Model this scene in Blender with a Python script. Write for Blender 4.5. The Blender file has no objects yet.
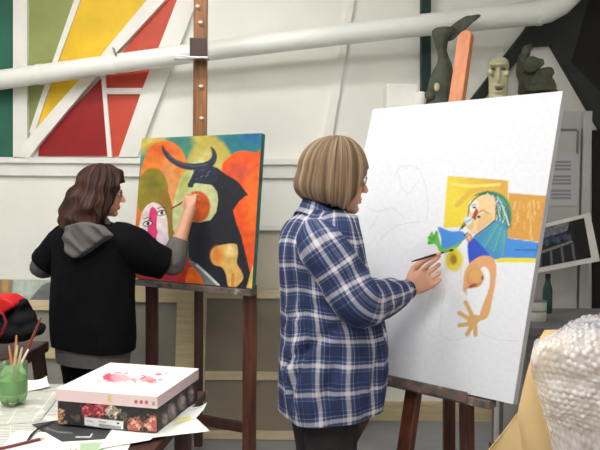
import bpy, bmesh, math, random
import numpy as np
from mathutils import Vector, Matrix, noise
random.seed(7); rng = np.random.default_rng(7)
SC = bpy.context.scene; COL = SC.collection
V = Vector
# ---------------------------------------------------------------- camera model
FPX = 680.0; PIT = math.radians(2.5); ROL = 0.008
CAM = V((0, 0, 1.43))
FW = V((0, math.cos(PIT), -math.sin(PIT))); R0 = V((1, 0, 0)); U0 = R0.cross(FW)
RT = R0*math.cos(ROL)+U0*math.sin(ROL); UP = U0*math.cos(ROL)-R0*math.sin(ROL)
def ray(u, v): return FW*FPX+RT*(u-300)-UP*(v-225)
def P(u, v, Y):
    d = ray(u, v); return CAM+d*(Y/d.y)
def PZ(u, v, z):
    d = ray(u, v); return CAM+d*((z-CAM.z)/d.z)
def PP(u, v, p0, n):
    d = ray(u, v); return CAM+d*((p0-CAM).dot(n)/d.dot(n))
def proj_np(a):
    d = a-np.array(CAM); z = d@np.array(FW)
    return 300+FPX*(d@np.array(RT))/z, 225-FPX*(d@np.array(UP))/z
# ---------------------------------------------------------------- mesh builder
def norm(v): v = V(v); return v.normalized()
class MB:
    def __init__(s): s.v = []; s.f = []; s.m = []; s.uv = []; s.hasuv = False
    def add(s, vs, fs, mi=0, uvs=None):
        b = len(s.v); s.v += [V(p) for p in vs]
        if uvs: s.hasuv = True
        s.uv += list(uvs) if uvs else [(0, 0)]*len(vs)
        s.f += [tuple(i+b for i in f) for f in fs]; s.m += [mi]*len(fs); return s
    def box(s, c, size, rot=None, mi=0):
        c = V(c); x, y, z = [q/2 for q in size]; rot = rot or Matrix.Identity(3)
        vs = [c+rot @ V((a*x, b*y, d*z)) for a in (-1, 1) for b in (-1, 1) for d in (-1, 1)]
        return s.add(vs, [(0,1,3,2),(4,6,7,5),(0,4,5,1),(2,3,7,6),(0,2,6,4),(1,5,7,3)], mi)
    def beam(s, a, b, w, t, side=None, mi=0):
        """bar from a to b; w measured along side, t along the third axis"""
        a, b = V(a), V(b); d = norm(b-a); sd = V(side or (1, 0, 0)); sd = norm(sd-d*sd.dot(d)); n = d.cross(sd)
        rot = Matrix((sd, n, d)).transposed()
        return s.box((a+b)/2, (w, t, (b-a).length), rot, mi)
    def prism(s, pts, off, mi=0):
        n = len(pts); pts = [V(p) for p in pts]; off = V(off); nn = V((0, 0, 0))
        for i in range(n): nn += pts[i].cross(pts[(i+1) % n])
        if nn.dot(off) > 0: pts = pts[::-1]
        vs = pts+[p+off for p in pts]
        fs = [tuple(range(n)), tuple(range(2*n-1, n-1, -1))]+[((i+1) % n, i, n+i, n+(i+1) % n) for i in range(n)]
        return s.add(vs, fs, mi)
    def loft(s, rings, cap=True, mi=0, uvs=None, closed=True):
        n = len(rings[0]); m = len(rings); vs = [p for r in rings for p in r]; fs = []
        k = n if closed else n-1
        for j in range(m-1):
            for i in range(k): fs.append((j*n+i, j*n+(i+1) % n, (j+1)*n+(i+1) % n, (j+1)*n+i))
        if cap: fs.append(tuple(range(n-1, -1, -1))); fs.append(tuple((m-1)*n+i for i in range(n)))
        return s.add(vs, fs, mi, uvs)
    def tube(s, path, rad, n=10, cap=True, mi=0, up=(0, 0, 1), flat=1.0, round_ends=False, uv=False):
        path = [V(p) for p in path]
        if not hasattr(rad, '__len__'): rad = [rad]*len(path)
        rad = list(rad)
        if round_ends:
            a, b = path[0], path[-1]; d0 = norm(path[0]-path[1]); d1 = norm(path[-1]-path[-2]); r0, r1 = rad[0], rad[-1]
            pre = [a+d0*r0*math.sin(t) for t in (1.45, 1.05, .55)]; post = [b+d1*r1*math.sin(t) for t in (.55, 1.05, 1.45)]
            path = pre+path+post; rad = [r0*math.cos(t) for t in (1.45, 1.05, .55)]+rad+[r1*math.cos(t) for t in (.55, 1.05, 1.45)]
        rings = []; uvs = []; L = 0; sd = None
        for i, p in enumerate(path):
            d = norm(path[min(i+1, len(path)-1)]-path[max(i-1, 0)])
            if sd is None:
                u = V(up); u = u if abs(u.normalized().dot(d)) < .95 else V((1, .1, 0)); sd = norm(u-d*u.dot(d))
            else: sd = norm(sd-d*sd.dot(d))
            w = d.cross(sd)
            if i: L += (p-path[i-1]).length
            ring = [p+sd*math.cos(2*math.pi*k/n)*rad[i]*flat+w*math.sin(2*math.pi*k/n)*rad[i] for k in range(n)]
            rings.append(ring); uvs += [(k/n*.5, L) for k in range(n)]
        return s.loft(rings, cap, mi, uvs if uv else None)
    def ellipsoid(s, c, r, axes=None, nu=20, nv=12, mi=0):
        ax = axes or (V((1, 0, 0)), V((0, 1, 0)), V((0, 0, 1))); c = V(c); vs = []; fs = []
        for j in range(1, nv):
            t = math.pi*j/nv
            for i in range(nu):
                a = 2*math.pi*i/nu
                vs.append(c+ax[0]*r[0]*math.sin(t)*math.cos(a)+ax[1]*r[1]*math.sin(t)*math.sin(a)+ax[2]*r[2]*math.cos(t))
        top = len(vs); vs += [c+ax[2]*r[2], c-ax[2]*r[2]]
        for j in range(nv-2):
            for i in range(nu): fs.append((j*nu+i, (j+1)*nu+i, (j+1)*nu+(i+1) % nu, j*nu+(i+1) % nu))
        for i in range(nu):
            fs.append((top, i, (i+1) % nu)); b = (nv-2)*nu; fs.append((top+1, b+(i+1) % nu, b+i))
        return s.add(vs, fs, mi)
    def lathe(s, base, prof, axis=(0, 0, 1), n=24, mi=0, cap=True):
        ax = norm(axis); x = norm(ax.orthogonal()); y = ax.cross(x); base = V(base)
        rings = [[base+ax*h+x*r*math.cos(2*math.pi*k/n)+y*r*math.sin(2*math.pi*k/n) for k in range(n)] for r, h in prof]
        return s.loft(rings, cap, mi)
    def grid(s, fn, nu, nv, mi=0, thick=None, wrap=False):
        vs = [fn(i/nu, j/nv) for j in range(nv+1) for i in range(nu+1)]
        uvs = [(i/nu, j/nv) for j in range(nv+1) for i in range(nu+1)]
        w = nu+1; fs = [(j*w+i, j*w+i+1, (j+1)*w+i+1, (j+1)*w+i) for j in range(nv) for i in range(nu)]
        if thick is None: return s.add(vs, fs, mi, uvs)
        t = V(thick); N = len(vs); vs2 = vs+[V(p)-t for p in vs]
        fs += [tuple(i+N for i in f[::-1]) for f in list(fs)]
        bd = [(i, 0) for i in range(nu)]+[(nu, j) for j in range(nv)]+[(i, nv) for i in range(nu, 0, -1)]+[(0, j) for j in range(nv, 0, -1)]
        ids = [j*w+i for i, j in bd]
        for k in range(len(ids)): a, b = ids[k], ids[(k+1) % len(ids)]; fs.append((b, a, a+N, b+N))
        return s.add(vs2, fs, mi, uvs*2)
WORG = {}
def obj(name, mb, mats, parent=None, smooth=False, org=None, bevel=0, sub=0, kind=None, col=None, label=None, angle=40):
    if not isinstance(mats, (list, tuple)): mats = [mats]
    vs = mb.v
    lo = V([min(p[i] for p in vs) for i in range(3)]); hi = V([max(p[i] for p in vs) for i in range(3)])
    o0 = V(org) if org is not None else V(((lo.x+hi.x)/2, (lo.y+hi.y)/2, lo.z if parent is None else (lo.z+hi.z)/2))
    me = bpy.data.meshes.new(name); me.from_pydata([p-o0 for p in vs], [], mb.f)
    for m in mats: me.materials.append(m)
    if len(mats) > 1: me.polygons.foreach_set('material_index', mb.m)
    if mb.hasuv:
        ul = me.uv_layers.new(name='UVMap'); li = np.zeros(len(me.loops), dtype=np.int32); me.loops.foreach_get('vertex_index', li)
        ul.data.foreach_set('uv', np.array(mb.uv, dtype=np.float32)[li].ravel())
    if col is not None:
        ca = me.color_attributes.new('Col', 'FLOAT_COLOR', 'POINT')
        ca.data.foreach_set('color', np.concatenate([col, np.ones((len(col), 1))], 1).astype(np.float32).ravel())
    if bevel:
        bm = bmesh.new(); bm.from_mesh(me)
        ed = [e for e in bm.edges if len(e.link_faces) == 2 and e.calc_face_angle(0) > .6]
        bmesh.ops.bevel(bm, geom=ed, offset=bevel, segments=2, profile=.6, affect='EDGES', clamp_overlap=True)
        bm.to_mesh(me); bm.free()
    if smooth: me.polygons.foreach_set('use_smooth', [True]*len(me.polygons)); 
    if smooth == 'angle':
        me.set_sharp_from_angle(angle=math.radians(angle))
    me.update()
    o = bpy.data.objects.new(name, me); COL.objects.link(o); WORG[o] = o0
    if parent: o.parent = parent; o.location = o0-WORG[parent]
    else: o.location = o0
    if sub:
        md = o.modifiers.new('Subdivision', 'SUBSURF'); md.levels = sub; md.render_levels = sub
    if kind: o['kind'] = kind
    if label: o['label'] = label
    return o
def empty(name, loc):
    o = bpy.data.objects.new(name, None); COL.objects.link(o); o.location = V(loc); WORG[o] = V(loc); o.empty_display_size = .1; return o
def tag(o, label, cat, group=None):
    o['label'] = label; o['category'] = cat
    if group: o['group'] = group
    return o
def struct(name, mb, m, **k): return obj(name, mb, m, kind='structure', **k)
def remesh(mb, vox, smooth=2):
    me = bpy.data.meshes.new('tmp'); me.from_pydata(mb.v, [], mb.f)
    o = bpy.data.objects.new('tmp', me); COL.objects.link(o)
    md = o.modifiers.new('r', 'REMESH'); md.mode = 'VOXEL'; md.voxel_size = vox
    ms = o.modifiers.new('s', 'SMOOTH'); ms.factor = .5; ms.iterations = smooth
    dg = bpy.context.evaluated_depsgraph_get(); ev = o.evaluated_get(dg); m2 = ev.to_mesh()
    out = MB(); n = len(m2.vertices); co = np.zeros(n*3, dtype=np.float32); m2.vertices.foreach_get('co', co); co = co.reshape(-1, 3)
    out.v = [V(map(float, p)) for p in co]; out.f = [tuple(p.vertices) for p in m2.polygons]; out.m = [0]*len(out.f); out.uv = [(0, 0)]*n
    ev.to_mesh_clear(); bpy.data.objects.remove(o); bpy.data.meshes.remove(me)
    return out
# ---------------------------------------------------------------- materials
def lin(c): c = c/255; return c/12.92 if c <= .04045 else ((c+.055)/1.055)**2.4
def S(r, g, b): return (lin(r), lin(g), lin(b))
def nodes(name):
    m = bpy.data.materials.new(name); m.use_nodes = True; nt = m.node_tree; return m, nt, nt.nodes['Principled BSDF']
def mat(name, c, rough=.6, var=.12, scale=8, bump=0, bscale=None, metal=0, spec=.4, stretch=None, **kw):
    m, nt, b = nodes(name); N = nt.nodes; L = nt.links
    tc = N.new('ShaderNodeTexCoord'); src = tc.outputs['Object']
    if stretch:
        mp = N.new('ShaderNodeMapping'); mp.inputs['Scale'].default_value = stretch; L.new(src, mp.inputs[0]); src = mp.outputs[0]
    nz = N.new('ShaderNodeTexNoise'); nz.inputs['Scale'].default_value = scale; nz.inputs['Detail'].default_value = 6; L.new(src, nz.inputs['Vector'])
    rp = N.new('ShaderNodeValToRGB'); e = rp.color_ramp.elements
    e[0].position = .3; e[1].position = .7
    e[0].color = tuple(x*(1-var) for x in c)+(1,); e[1].color = tuple(min(1, x*(1+var)) for x in c)+(1,)
    L.new(nz.outputs['Fac'], rp.inputs[0]); L.new(rp.outputs[0], b.inputs['Base Color'])
    b.inputs['Roughness'].default_value = rough; b.inputs['Metallic'].default_value = metal; b.inputs['Specular IOR Level'].default_value = spec
    if bump:
        n2 = N.new('ShaderNodeTexNoise'); n2.inputs['Scale'].default_value = bscale or scale*4; n2.inputs['Detail'].default_value = 5; L.new(src, n2.inputs['Vector'])
        bp = N.new('ShaderNodeBump'); bp.inputs['Strength'].default_value = bump; bp.inputs['Distance'].default_value = .01
        L.new(n2.outputs['Fac'], bp.inputs['Height']); L.new(bp.outputs[0], b.inputs['Normal'])
    for k, v in kw.items(): b.inputs[k].default_value = v
    return m
def mat_attr(name, rough=.5, bump=.15, bscale=90, spec=.4):
    m, nt, b = nodes(name); N = nt.nodes; L = nt.links
    a = N.new('ShaderNodeVertexColor'); a.layer_name = 'Col'; L.new(a.outputs[0], b.inputs['Base Color'])
    tc = N.new('ShaderNodeTexCoord'); nz = N.new('ShaderNodeTexNoise'); nz.inputs['Scale'].default_value = bscale; L.new(tc.outputs['Object'], nz.inputs['Vector'])
    bp = N.new('ShaderNodeBump'); bp.inputs['Strength'].default_value = bump; bp.inputs['Distance'].default_value = .004
    L.new(nz.outputs['Fac'], bp.inputs['Height']); L.new(bp.outputs[0], b.inputs['Normal'])
    b.inputs['Roughness'].default_value = rough; b.inputs['Specular IOR Level'].default_value = spec
    return m
def mat_plaid(name):
    m, nt, b = nodes(name); N = nt.nodes; L = nt.links
    tc = N.new('ShaderNodeTexCoord'); sp = N.new('ShaderNodeSeparateXYZ'); L.new(tc.outputs['UV'], sp.inputs[0])
    def band(out, per, ofs):
        a = N.new('ShaderNodeMath'); a.operation = 'MULTIPLY_ADD'; a.inputs[1].default_value = 1/per; a.inputs[2].default_value = ofs; L.new(out, a.inputs[0])
        f = N.new('ShaderNodeMath'); f.operation = 'FRACT'; L.new(a.outputs[0], f.inputs[0])
        r = N.new('ShaderNodeValToRGB'); cr = r.color_ramp; cr.interpolation = 'LINEAR'
        st = [(0, .06), (.17, .04), (.19, .42), (.205, .42), (.225, .16), (.30, .2), (.335, .9), (.455, .9), (.49, .2), (.56, .16), (.575, .5), (.595, .5), (.615, .05), (.74, .0), (.755, .3), (.77, .3), (.785, .04), (1, .06)]
        el = cr.elements
        while len(el) > 1: el.remove(el[-1])
        el[0].position = 0; el[0].color = (st[0][1],)*3+(1,)
        for p, v in st[1:]: e = el.new(p); e.color = (v, v, v, 1)
        L.new(f.outputs[0], r.inputs[0]); return r.outputs[0]
    u = band(sp.outputs[0], .084, .1); v = band(sp.outputs[1], .079, .3)
    ad = N.new('ShaderNodeMath'); ad.operation = 'ADD'; L.new(u, ad.inputs[0]); L.new(v, ad.inputs[1])
    hf = N.new('ShaderNodeMath'); hf.operation = 'MULTIPLY'; hf.inputs[1].default_value = .5; L.new(ad.outputs[0], hf.inputs[0])
    nz = N.new('ShaderNodeTexNoise'); nz.inputs['Scale'].default_value = 14; L.new(tc.outputs['UV'], nz.inputs['Vector'])
    mx = N.new('ShaderNodeMath'); mx.operation = 'MULTIPLY_ADD'; mx.inputs[1].default_value = .10; L.new(nz.outputs['Fac'], mx.inputs[0])
    sb = N.new('ShaderNodeMath'); sb.operation = 'SUBTRACT'; sb.inputs[1].default_value = .05; L.new(hf.outputs[0], sb.inputs[0]); L.new(sb.outputs[0], mx.inputs[2])
    r = N.new('ShaderNodeValToRGB'); el = r.color_ramp.elements
    el[0].position = 0; el[0].color = (*S(46, 52, 84), 1); el[1].position = 1; el[1].color = (*S(222, 216, 220), 1)
    for p, c in ((.10, S(54, 67, 106)), (.2, S(72, 84, 116)), (.46, S(148, 148, 164)), (.62, S(192, 188, 196))): e = el.new(p); e.color = (*c, 1)
    L.new(mx.outputs[0], r.inputs[0]); L.new(r.outputs[0], b.inputs['Base Color']); b.inputs['Roughness'].default_value = .9; b.inputs['Specular IOR Level'].default_value = .15
    n2 = N.new('ShaderNodeTexNoise'); n2.inputs['Scale'].default_value = 30; L.new(tc.outputs['UV'], n2.inputs['Vector'])
    bp = N.new('ShaderNodeBump'); bp.inputs['Strength'].default_value = .35; bp.inputs['Distance'].default_value = .012; L.new(n2.outputs['Fac'], bp.inputs['Height']); L.new(bp.outputs[0], b.inputs['Normal'])
    return m
def mat_wood(name, c1, c2, rough=.45, scale=(30, 30, 2)):
    m, nt, b = nodes(name); N = nt.nodes; L = nt.links
    tc = N.new('ShaderNodeTexCoord'); mp = N.new('ShaderNodeMapping'); mp.inputs['Scale'].default_value = scale; L.new(tc.outputs['Object'], mp.inputs[0])
    nz = N.new('ShaderNodeTexNoise'); nz.inputs['Scale'].default_value = 1.6; nz.inputs['Detail'].default_value = 8; nz.inputs['Distortion'].default_value = .6; L.new(mp.outputs[0], nz.inputs['Vector'])
    r = N.new('ShaderNodeValToRGB'); r.color_ramp.elements[0].position = .32; r.color_ramp.elements[1].position = .7
    r.color_ramp.elements[0].color = (*c1, 1); r.color_ramp.elements[1].color = (*c2, 1); L.new(nz.outputs['Fac'], r.inputs[0]); L.new(r.outputs[0], b.inputs['Base Color'])
    b.inputs['Roughness'].default_value = rough; return m
def mat_print(name, paper, ink, rows=70, amount=.5):
    """newsprint: columns of broken grey text lines on paper, laid out in UV space"""
    m, nt, b = nodes(name); N = nt.nodes; L = nt.links
    tc = N.new('ShaderNodeTexCoord'); mp = N.new('ShaderNodeMapping'); mp.inputs['Scale'].default_value = (1, 1, 1); L.new(tc.outputs['UV'], mp.inputs[0])
    br = N.new('ShaderNodeTexBrick'); br.inputs['Scale'].default_value = 1; br.inputs['Brick Width'].default_value = .23; br.inputs['Row Height'].default_value = 1/rows
    br.offset = 0; br.inputs['Mortar Size'].default_value = .0042; br.inputs['Color1'].default_value = (1, 1, 1, 1); br.inputs['Color2'].default_value = (.6, .6, .6, 1); br.inputs['Mortar'].default_value = (0, 0, 0, 1); L.new(mp.outputs[0], br.inputs['Vector'])
    nz = N.new('ShaderNodeTexNoise'); nz.inputs['Scale'].default_value = 5; nz.inputs['Detail'].default_value = 3; L.new(tc.outputs['UV'], nz.inputs['Vector'])
    rp = N.new('ShaderNodeValToRGB'); rp.color_ramp.elements[0].position = .36; rp.color_ramp.elements[1].position = .42; L.new(nz.outputs['Fac'], rp.inputs[0])
    mu = N.new('ShaderNodeMath'); mu.operation = 'MULTIPLY'; L.new(br.outputs['Color'], mu.inputs[0]); L.new(rp.outputs[0], mu.inputs[1])
    m2 = N.new('ShaderNodeMath'); m2.operation = 'MULTIPLY'; m2.inputs[1].default_value = amount; L.new(mu.outputs[0], m2.inputs[0])
    mx = N.new('ShaderNodeMix'); mx.data_type = 'RGBA'; mx.inputs[6].default_value = (*paper, 1); mx.inputs[7].default_value = (*ink, 1); L.new(m2.outputs[0], mx.inputs[0])
    L.new(mx.outputs[2], b.inputs['Base Color']); b.inputs['Roughness'].default_value = .85; b.inputs['Specular IOR Level'].default_value = .1; return m
M = {}
M['wall'] = mat('white_plaster', S(248, 247, 240), .75, .05, 1.6, .25, 14)
M['side'] = mat('pale_plaster', S(222, 221, 216), .85, .05, 2)
M['whitewood'] = mat('white_painted_wood', S(242, 240, 234), .5, .06, 5, .12, 30)
M['pipe'] = mat('white_pipe_enamel', S(240, 241, 236), .35, .04, 3, spec=.5)
M['floor'] = mat('grey_concrete', S(150, 150, 152), .7, .15, 2.5, .15)
M['green_panel'] = mat('dark_green_panel', S(44, 104, 84), .55, .22, 3.5, .15)
M['olive_panel'] = mat('olive_panel', S(150, 160, 96), .55, .14, 4, .15)
M['yellow_panel'] = mat('yellow_panel', S(240, 198, 36), .5, .14, 4, .12)
M['red_panel'] = mat('dark_red_panel', S(152, 22, 24), .5, .22, 4, .12)
M['orange_panel'] = mat('red_orange_panel', S(206, 76, 52), .5, .14, 4, .12)
M['black'] = mat('black_paint', S(15, 15, 17), .6, .2, 4)
M['char'] = mat('charcoal_paint', S(44, 46, 46), .6, .2, 4)
M['greenpost'] = mat('dark_green_post', S(24, 52, 46), .5, .2, 6)
M['easelwood'] = mat_wood('reddish_brown_wood', S(62, 34, 24), S(112, 62, 42))
M['mastwood'] = mat_wood('worn_brown_wood', S(104, 64, 34), S(168, 112, 62), .55)
M['orange_and_lit_wood'] = mat_wood('orange_wood_and_lit_mast', S(192, 116, 74), S(214, 138, 92), .55)  # own orange of brush handles; on the easel mast, painted lit tone
M['darkwood'] = mat_wood('dark_brown_wood', S(44, 28, 22), S(80, 46, 36), .45)
M['pine'] = mat_wood('pale_pine', S(206, 186, 146), S(228, 210, 172), .6, (3, 30, 30))
M['paintymix'] = mat('paint_spattered_wood', S(96, 90, 84), .55, .7, 22)
_r = M['paintymix'].node_tree.nodes['Color Ramp'].color_ramp
_r.elements[0].color = (*S(58, 52, 50), 1); _r.elements[1].color = (*S(170, 168, 160), 1)
for _p, _c in ((.42, S(84, 92, 86)), (.5, S(110, 104, 100)), (.555, S(140, 96, 88)), (.62, S(110, 112, 104))): _e = _r.elements.new(_p); _e.color = (*_c, 1)
M['steel'] = mat('brushed_steel', S(168, 168, 168), .3, .1, 30, metal=.8)
M['canvas_edge'] = mat('canvas_edge', S(205, 206, 210), .8, .05, 20)
M['taupe'] = mat('taupe_canvas', S(140, 126, 104), .85, .1, 5, .2, 120)
M['greycanvas'] = mat('grey_canvas', S(156, 152, 142), .85, .1, 5, .2, 120)
M['beige'] = mat('beige_canvas', S(206, 194, 176), .85, .06, 5, .2, 120)
M['art'] = mat_attr('oil_paint', .5, .12, 260)
M['artflat'] = mat_attr('printed_card', .55, .03, 60)
M['skin'] = mat('skin', S(214, 160, 132), .5, .06, 18, .05, 80, **{'Subsurface Weight': .08, 'Subsurface Radius': (.012, .005, .003)})
M['lips'] = mat('lips', S(190, 112, 102), .4, .05, 20)
M['eye'] = mat('eye_white', S(236, 232, 226), .15, .02, 20)
M['iris'] = mat('iris', S(70, 84, 92), .15, .1, 60)
M['hair'] = mat_attr('hair_strands', .55, .35, 220, .22)
M['plaid'] = mat_plaid('blue_plaid_flannel')
M['blackknit'] = mat('black_knit', S(26, 26, 28), .95, .2, 40, .3, 120, spec=.1)
M['blackcloth'] = mat('black_cloth', S(20, 20, 23), .95, .15, 12, .3, 40, spec=.08)
M['trouser'] = mat('charcoal_trousers', S(56, 54, 56), .9, .12, 20, .2, 90, spec=.15)
M['greyjersey'] = mat('grey_jersey', S(104, 100, 99), .95, .1, 30, .3, 160, spec=.1)
M['shoe'] = mat('dark_leather', S(38, 32, 30), .4, .1, 10)
M['frame'] = mat('dark_spectacle_frame', S(60, 34, 30), .3, .1, 20)
M['wire'] = mat('silver_wire', S(180, 178, 172), .25, .05, 20, metal=.8)
M['glass'] = mat('spectacle_lens', (.92, .94, .96), .05, 0, 5, spec=.8, **{'Alpha': .14})
M['brushred'] = mat('red_brown_handle', S(132, 60, 36), .3, .1, 20)
M['brushblack'] = mat('black_lacquer', S(24, 24, 28), .25, .1, 20)
M['bristle'] = mat('bristle', S(84, 58, 40), .8, .3, 60)
M['paper'] = mat('white_paper', S(238, 238, 232), .8, .02, 6, spec=.1)
M['news'] = mat_print('newsprint', S(220, 220, 210), S(96, 96, 94), 60, .75)
M['kraft'] = mat('kraft_paper', S(216, 186, 134), .75, .07, 7, .25, 10)
M['bubble'] = mat('bubble_film', S(226, 229, 240), .08, .0, 5, spec=1.0, **{'Alpha': .55, 'Coat Weight': 1.0, 'Coat Roughness': .04})
M['cream'] = mat('cream_stone', S(206, 200, 164), .7, .18, 22, .3)
M['darkclay'] = mat('dark_green_clay', S(80, 84, 64), .6, .4, 14, .4)
M['twig'] = mat('grey_green_patina', S(82, 86, 72), .6, .4, 12, .4)
M['cupboard'] = mat('pale_grey_cupboard', S(176, 174, 170), .6, .05, 4)
M['grey'] = mat('mid_grey_paint', S(116, 114, 112), .7, .08, 5)
M['tin'] = mat('white_tin', S(216, 212, 206), .35, .05, 8)
M['teal'] = mat('dark_teal_glass', S(30, 66, 62), .25, .2, 9)
M['red'] = mat('red_nylon', S(206, 26, 28), .6, .1, 12, .2)
M['blackbag'] = mat('black_nylon', S(26, 26, 28), .85, .15, 12, .3, spec=.15)
M['pink'] = mat('dark_pink_cord', S(150, 30, 52), .6, .1, 12)
M['pencil'] = mat('maroon_lacquer', S(112, 24, 40), .35, .1, 20)
M['greencup'] = mat('green_plastic', S(200, 232, 190), .1, .03, 5, **{'Transmission Weight': .8, 'IOR': 1.12})
M['greenwater'] = mat('green_water', S(152, 190, 108), .15, .05, 8, **{'Transmission Weight': .1})
M['lampbody'] = mat('white_lamp_housing', S(225, 225, 225), .5, .02, 5)
M['film'] = mat('clear_plastic_film', S(230, 230, 228), .12, 0, 5, spec=.9, **{'Alpha': .10})
def emis(name, c, s):
    m, nt, b = nodes(name); b.inputs['Base Color'].default_value = (*c, 1); b.inputs['Emission Color'].default_value = (*c, 1); b.inputs['Emission Strength'].default_value = s; return m
M['lamp'] = emis('fluorescent_diffuser', (1, .985, .95), 14)
# ---------------------------------------------------------------- painting in colour attributes
class Art:
    """colours of a painted surface, authored on a fine mesh; (x,y) are picture coordinates of its points"""
    def __init__(s, x, y, base): s.x = x; s.y = y; s.c = np.tile(np.array(S(*base)), (len(x), 1))
    def blend(s, k, c, al=1.0):
        k = np.clip(k, 0, 1)*al; s.c = s.c*(1-k[:, None])+np.array(S(*c))*k[:, None]; return s
    def inpoly(s, pts):
        x0, y0 = s.x, s.y; acc = 0
        for dx, dy in ((.3, .12), (-.12, .3), (-.3, -.12), (.12, -.3), (0, 0)):
            s.x, s.y = x0+dx, y0+dy; acc = acc+s._inp(pts)
        s.x, s.y = x0, y0; return acc/5
    def _inp(s, pts):
        r = np.zeros(len(s.x), bool); n = len(pts)
        for i in range(n):
            x1, y1 = pts[i]; x2, y2 = pts[(i+1) % n]
            if y1 == y2: continue
            c = ((y1 > s.y) != (y2 > s.y)) & (s.x < (x2-x1)*(s.y-y1)/(y2-y1)+x1); r ^= c
        return r.astype(float)
    def poly(s, pts, c, al=1.0): return s.blend(s.inpoly(pts), c, al)
    def smooth(s, pts, c, al=1.0, k=6): return s.poly(cr(pts, k), c, al)
    def ell(s, cx, cy, rx, ry, c, rot=0, soft=.12, al=1.0):
        a = math.radians(rot); dx, dy = s.x-cx, s.y-cy
        d = np.sqrt(((dx*math.cos(a)+dy*math.sin(a))/rx)**2+((-dx*math.sin(a)+dy*math.cos(a))/ry)**2)
        return s.blend((1-d)/soft+.5, c, al)
    def line(s, pts, w, c, al=1.0):
        d = np.full(len(s.x), 1e9)
        for (x1, y1), (x2, y2) in zip(pts[:-1], pts[1:]):
            dx, dy = x2-x1, y2-y1; t = np.clip(((s.x-x1)*dx+(s.y-y1)*dy)/(dx*dx+dy*dy+1e-9), 0, 1)
            d = np.minimum(d, np.hypot(s.x-x1-t*dx, s.y-y1-t*dy))
        return s.blend((w/2-d)/.6+.5, c, al)
    def noise(s, amt, sc, seed=0):
        n = np.array([noise.noise(V((a*sc, b*sc, seed))) for a, b in zip(s.x, s.y)]); s.c = np.clip(s.c*(1+amt*n[:, None]), 0, 1); return s
def interp_rows(rows, m):
    rows = np.array(rows, float); n = len(rows); t = np.linspace(0, n-1, m); out = []
    for q in t:
        i = min(int(q), n-2); f_ = q-i; p = [rows[max(0, min(n-1, i+k))] for k in (-1, 0, 1, 2)]
        out.append(.5*(2*p[1]+(p[2]-p[0])*f_+(2*p[0]-5*p[1]+4*p[2]-p[3])*f_**2+(3*p[1]-p[0]-3*p[2]+p[3])*f_**3))
    return out
def cr(pts, k=6):
    out = []; n = len(pts)
    for i in range(n):
        p0, p1, p2, p3 = [np.array(pts[(i+j-1) % n], float) for j in range(4)]
        for q in range(k):
            t = q/k; out.append(tuple(.5*(2*p1+(p2-p0)*t+(2*p0-5*p1+4*p2-p3)*t*t+(3*p1-p0-3*p2+p3)*t**3)))
    return out
def art_grid(a, e, g, nu, nv):
    """grid spanned from a by edges e and g; returns MB and its picture coordinates"""
    mb = MB().grid(lambda u, v: a+e*u+g*v, nu, nv); x, y = proj_np(np.array([tuple(p) for p in mb.v])); return mb, x, y
# ================================================================= SETTING
WY = 4.30; XL, XR, YB, ZC = -3.0, 2.7, -1.6, 3.3
struct('floor', MB().box(((XL+XR)/2, (YB+WY)/2, -.05), (XR-XL+.4, WY-YB+.4, .1)), M['floor'])
struct('ceiling', MB().box(((XL+XR)/2, (YB+WY)/2, ZC+.05), (XR-XL+.4, WY-YB+.4, .1)), M['side'])
struct('wall_back', MB().box(((XL+XR)/2, WY+.05, ZC/2), (XR-XL+.4, .1, ZC)), M['wall'])
struct('wall_front', MB().box(((XL+XR)/2, YB-.05, ZC/2), (XR-XL+.4, .1, ZC)), M['side'])
struct('wall_left', MB().box((XL-.05, (YB+WY)/2, ZC/2), (.1, WY-YB, ZC)), M['side'])
struct('wall_right', MB().box((XR+.05, (YB+WY)/2, ZC/2), (.1, WY-YB, ZC)), M['side'])
def wp(u, v, off=0): return P(u, v, WY-off)
bb = MB().box(((XL+XR)/2, WY-.0125, .06), (XR-XL, .025, .12)); struct('baseboard_back', bb, M['pine'])
TR = [0]
def trim(pts, off, m, back=0.0, **k):
    TR[0] += 1
    return struct('trim_%d' % TR[0], MB().prism([wp(u, v, back+off) for u, v in pts], (0, off, 0)), m, **k)
def panel(name, pts, m, label, off=.018):
    return tag(obj(name, MB().prism([wp(u, v, off) for u, v in pts], (0, off, 0)), m), label, 'panel')
panel('wall_panel', [(-70, -50), (13.2, -50), (13, 157), (-70, 157)], M['green_panel'], 'dark green painted wall panel at the far left edge')
panel('wall_panel', [(27, -50), (92, -50), (53, 62), (30, 131), (26.5, 131)], M['olive_panel'], 'olive green painted panel between white post and yellow panel')
panel('wall_panel', [(96, -50), (198, -50), (146, 1), (34, 133), (32, 133), (80, 0)], M['yellow_panel'], 'yellow painted panel above the broad white diagonal beam')
panel('wall_panel', [(205, -30), (188, -30), (163, 1), (103, 77), (106, 89), (142, 89), (176, 1)], M['orange_panel'], 'red orange panel above the short white crossbar')
panel('wall_panel', [(107, 93), (140, 93), (119, 156), (111, 156)], M['orange_panel'], 'small red orange panel below the short white crossbar')
panel('wall_panel', [(101, 78), (109, 156), (38, 156), (40, 143)], M['red_panel'], 'dark red triangular panel under the white diagonal beam')
trim([(13, -50), (27, -50), (27, 158), (13, 158)], .05, M['whitewood'])
trim([(97, -50), (91, -50), (74, 0), (53, 60), (29, 132), (34, 134), (58, 61), (80, 0)], .035, M['whitewood'])
trim([(197, -50), (212, -50), (164, 1), (115, 54), (40, 143), (29, 158), (22, 158), (22, 146), (33, 132), (100, 56), (146, 1)], .055, M['whitewood'])
trim([(101, 76), (105, 74), (112, 157), (107.5, 157)], .035, M['whitewood'])
trim([(106, 88), (142, 88), (140.5, 94), (107, 94)], .034, M['whitewood'])
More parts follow.
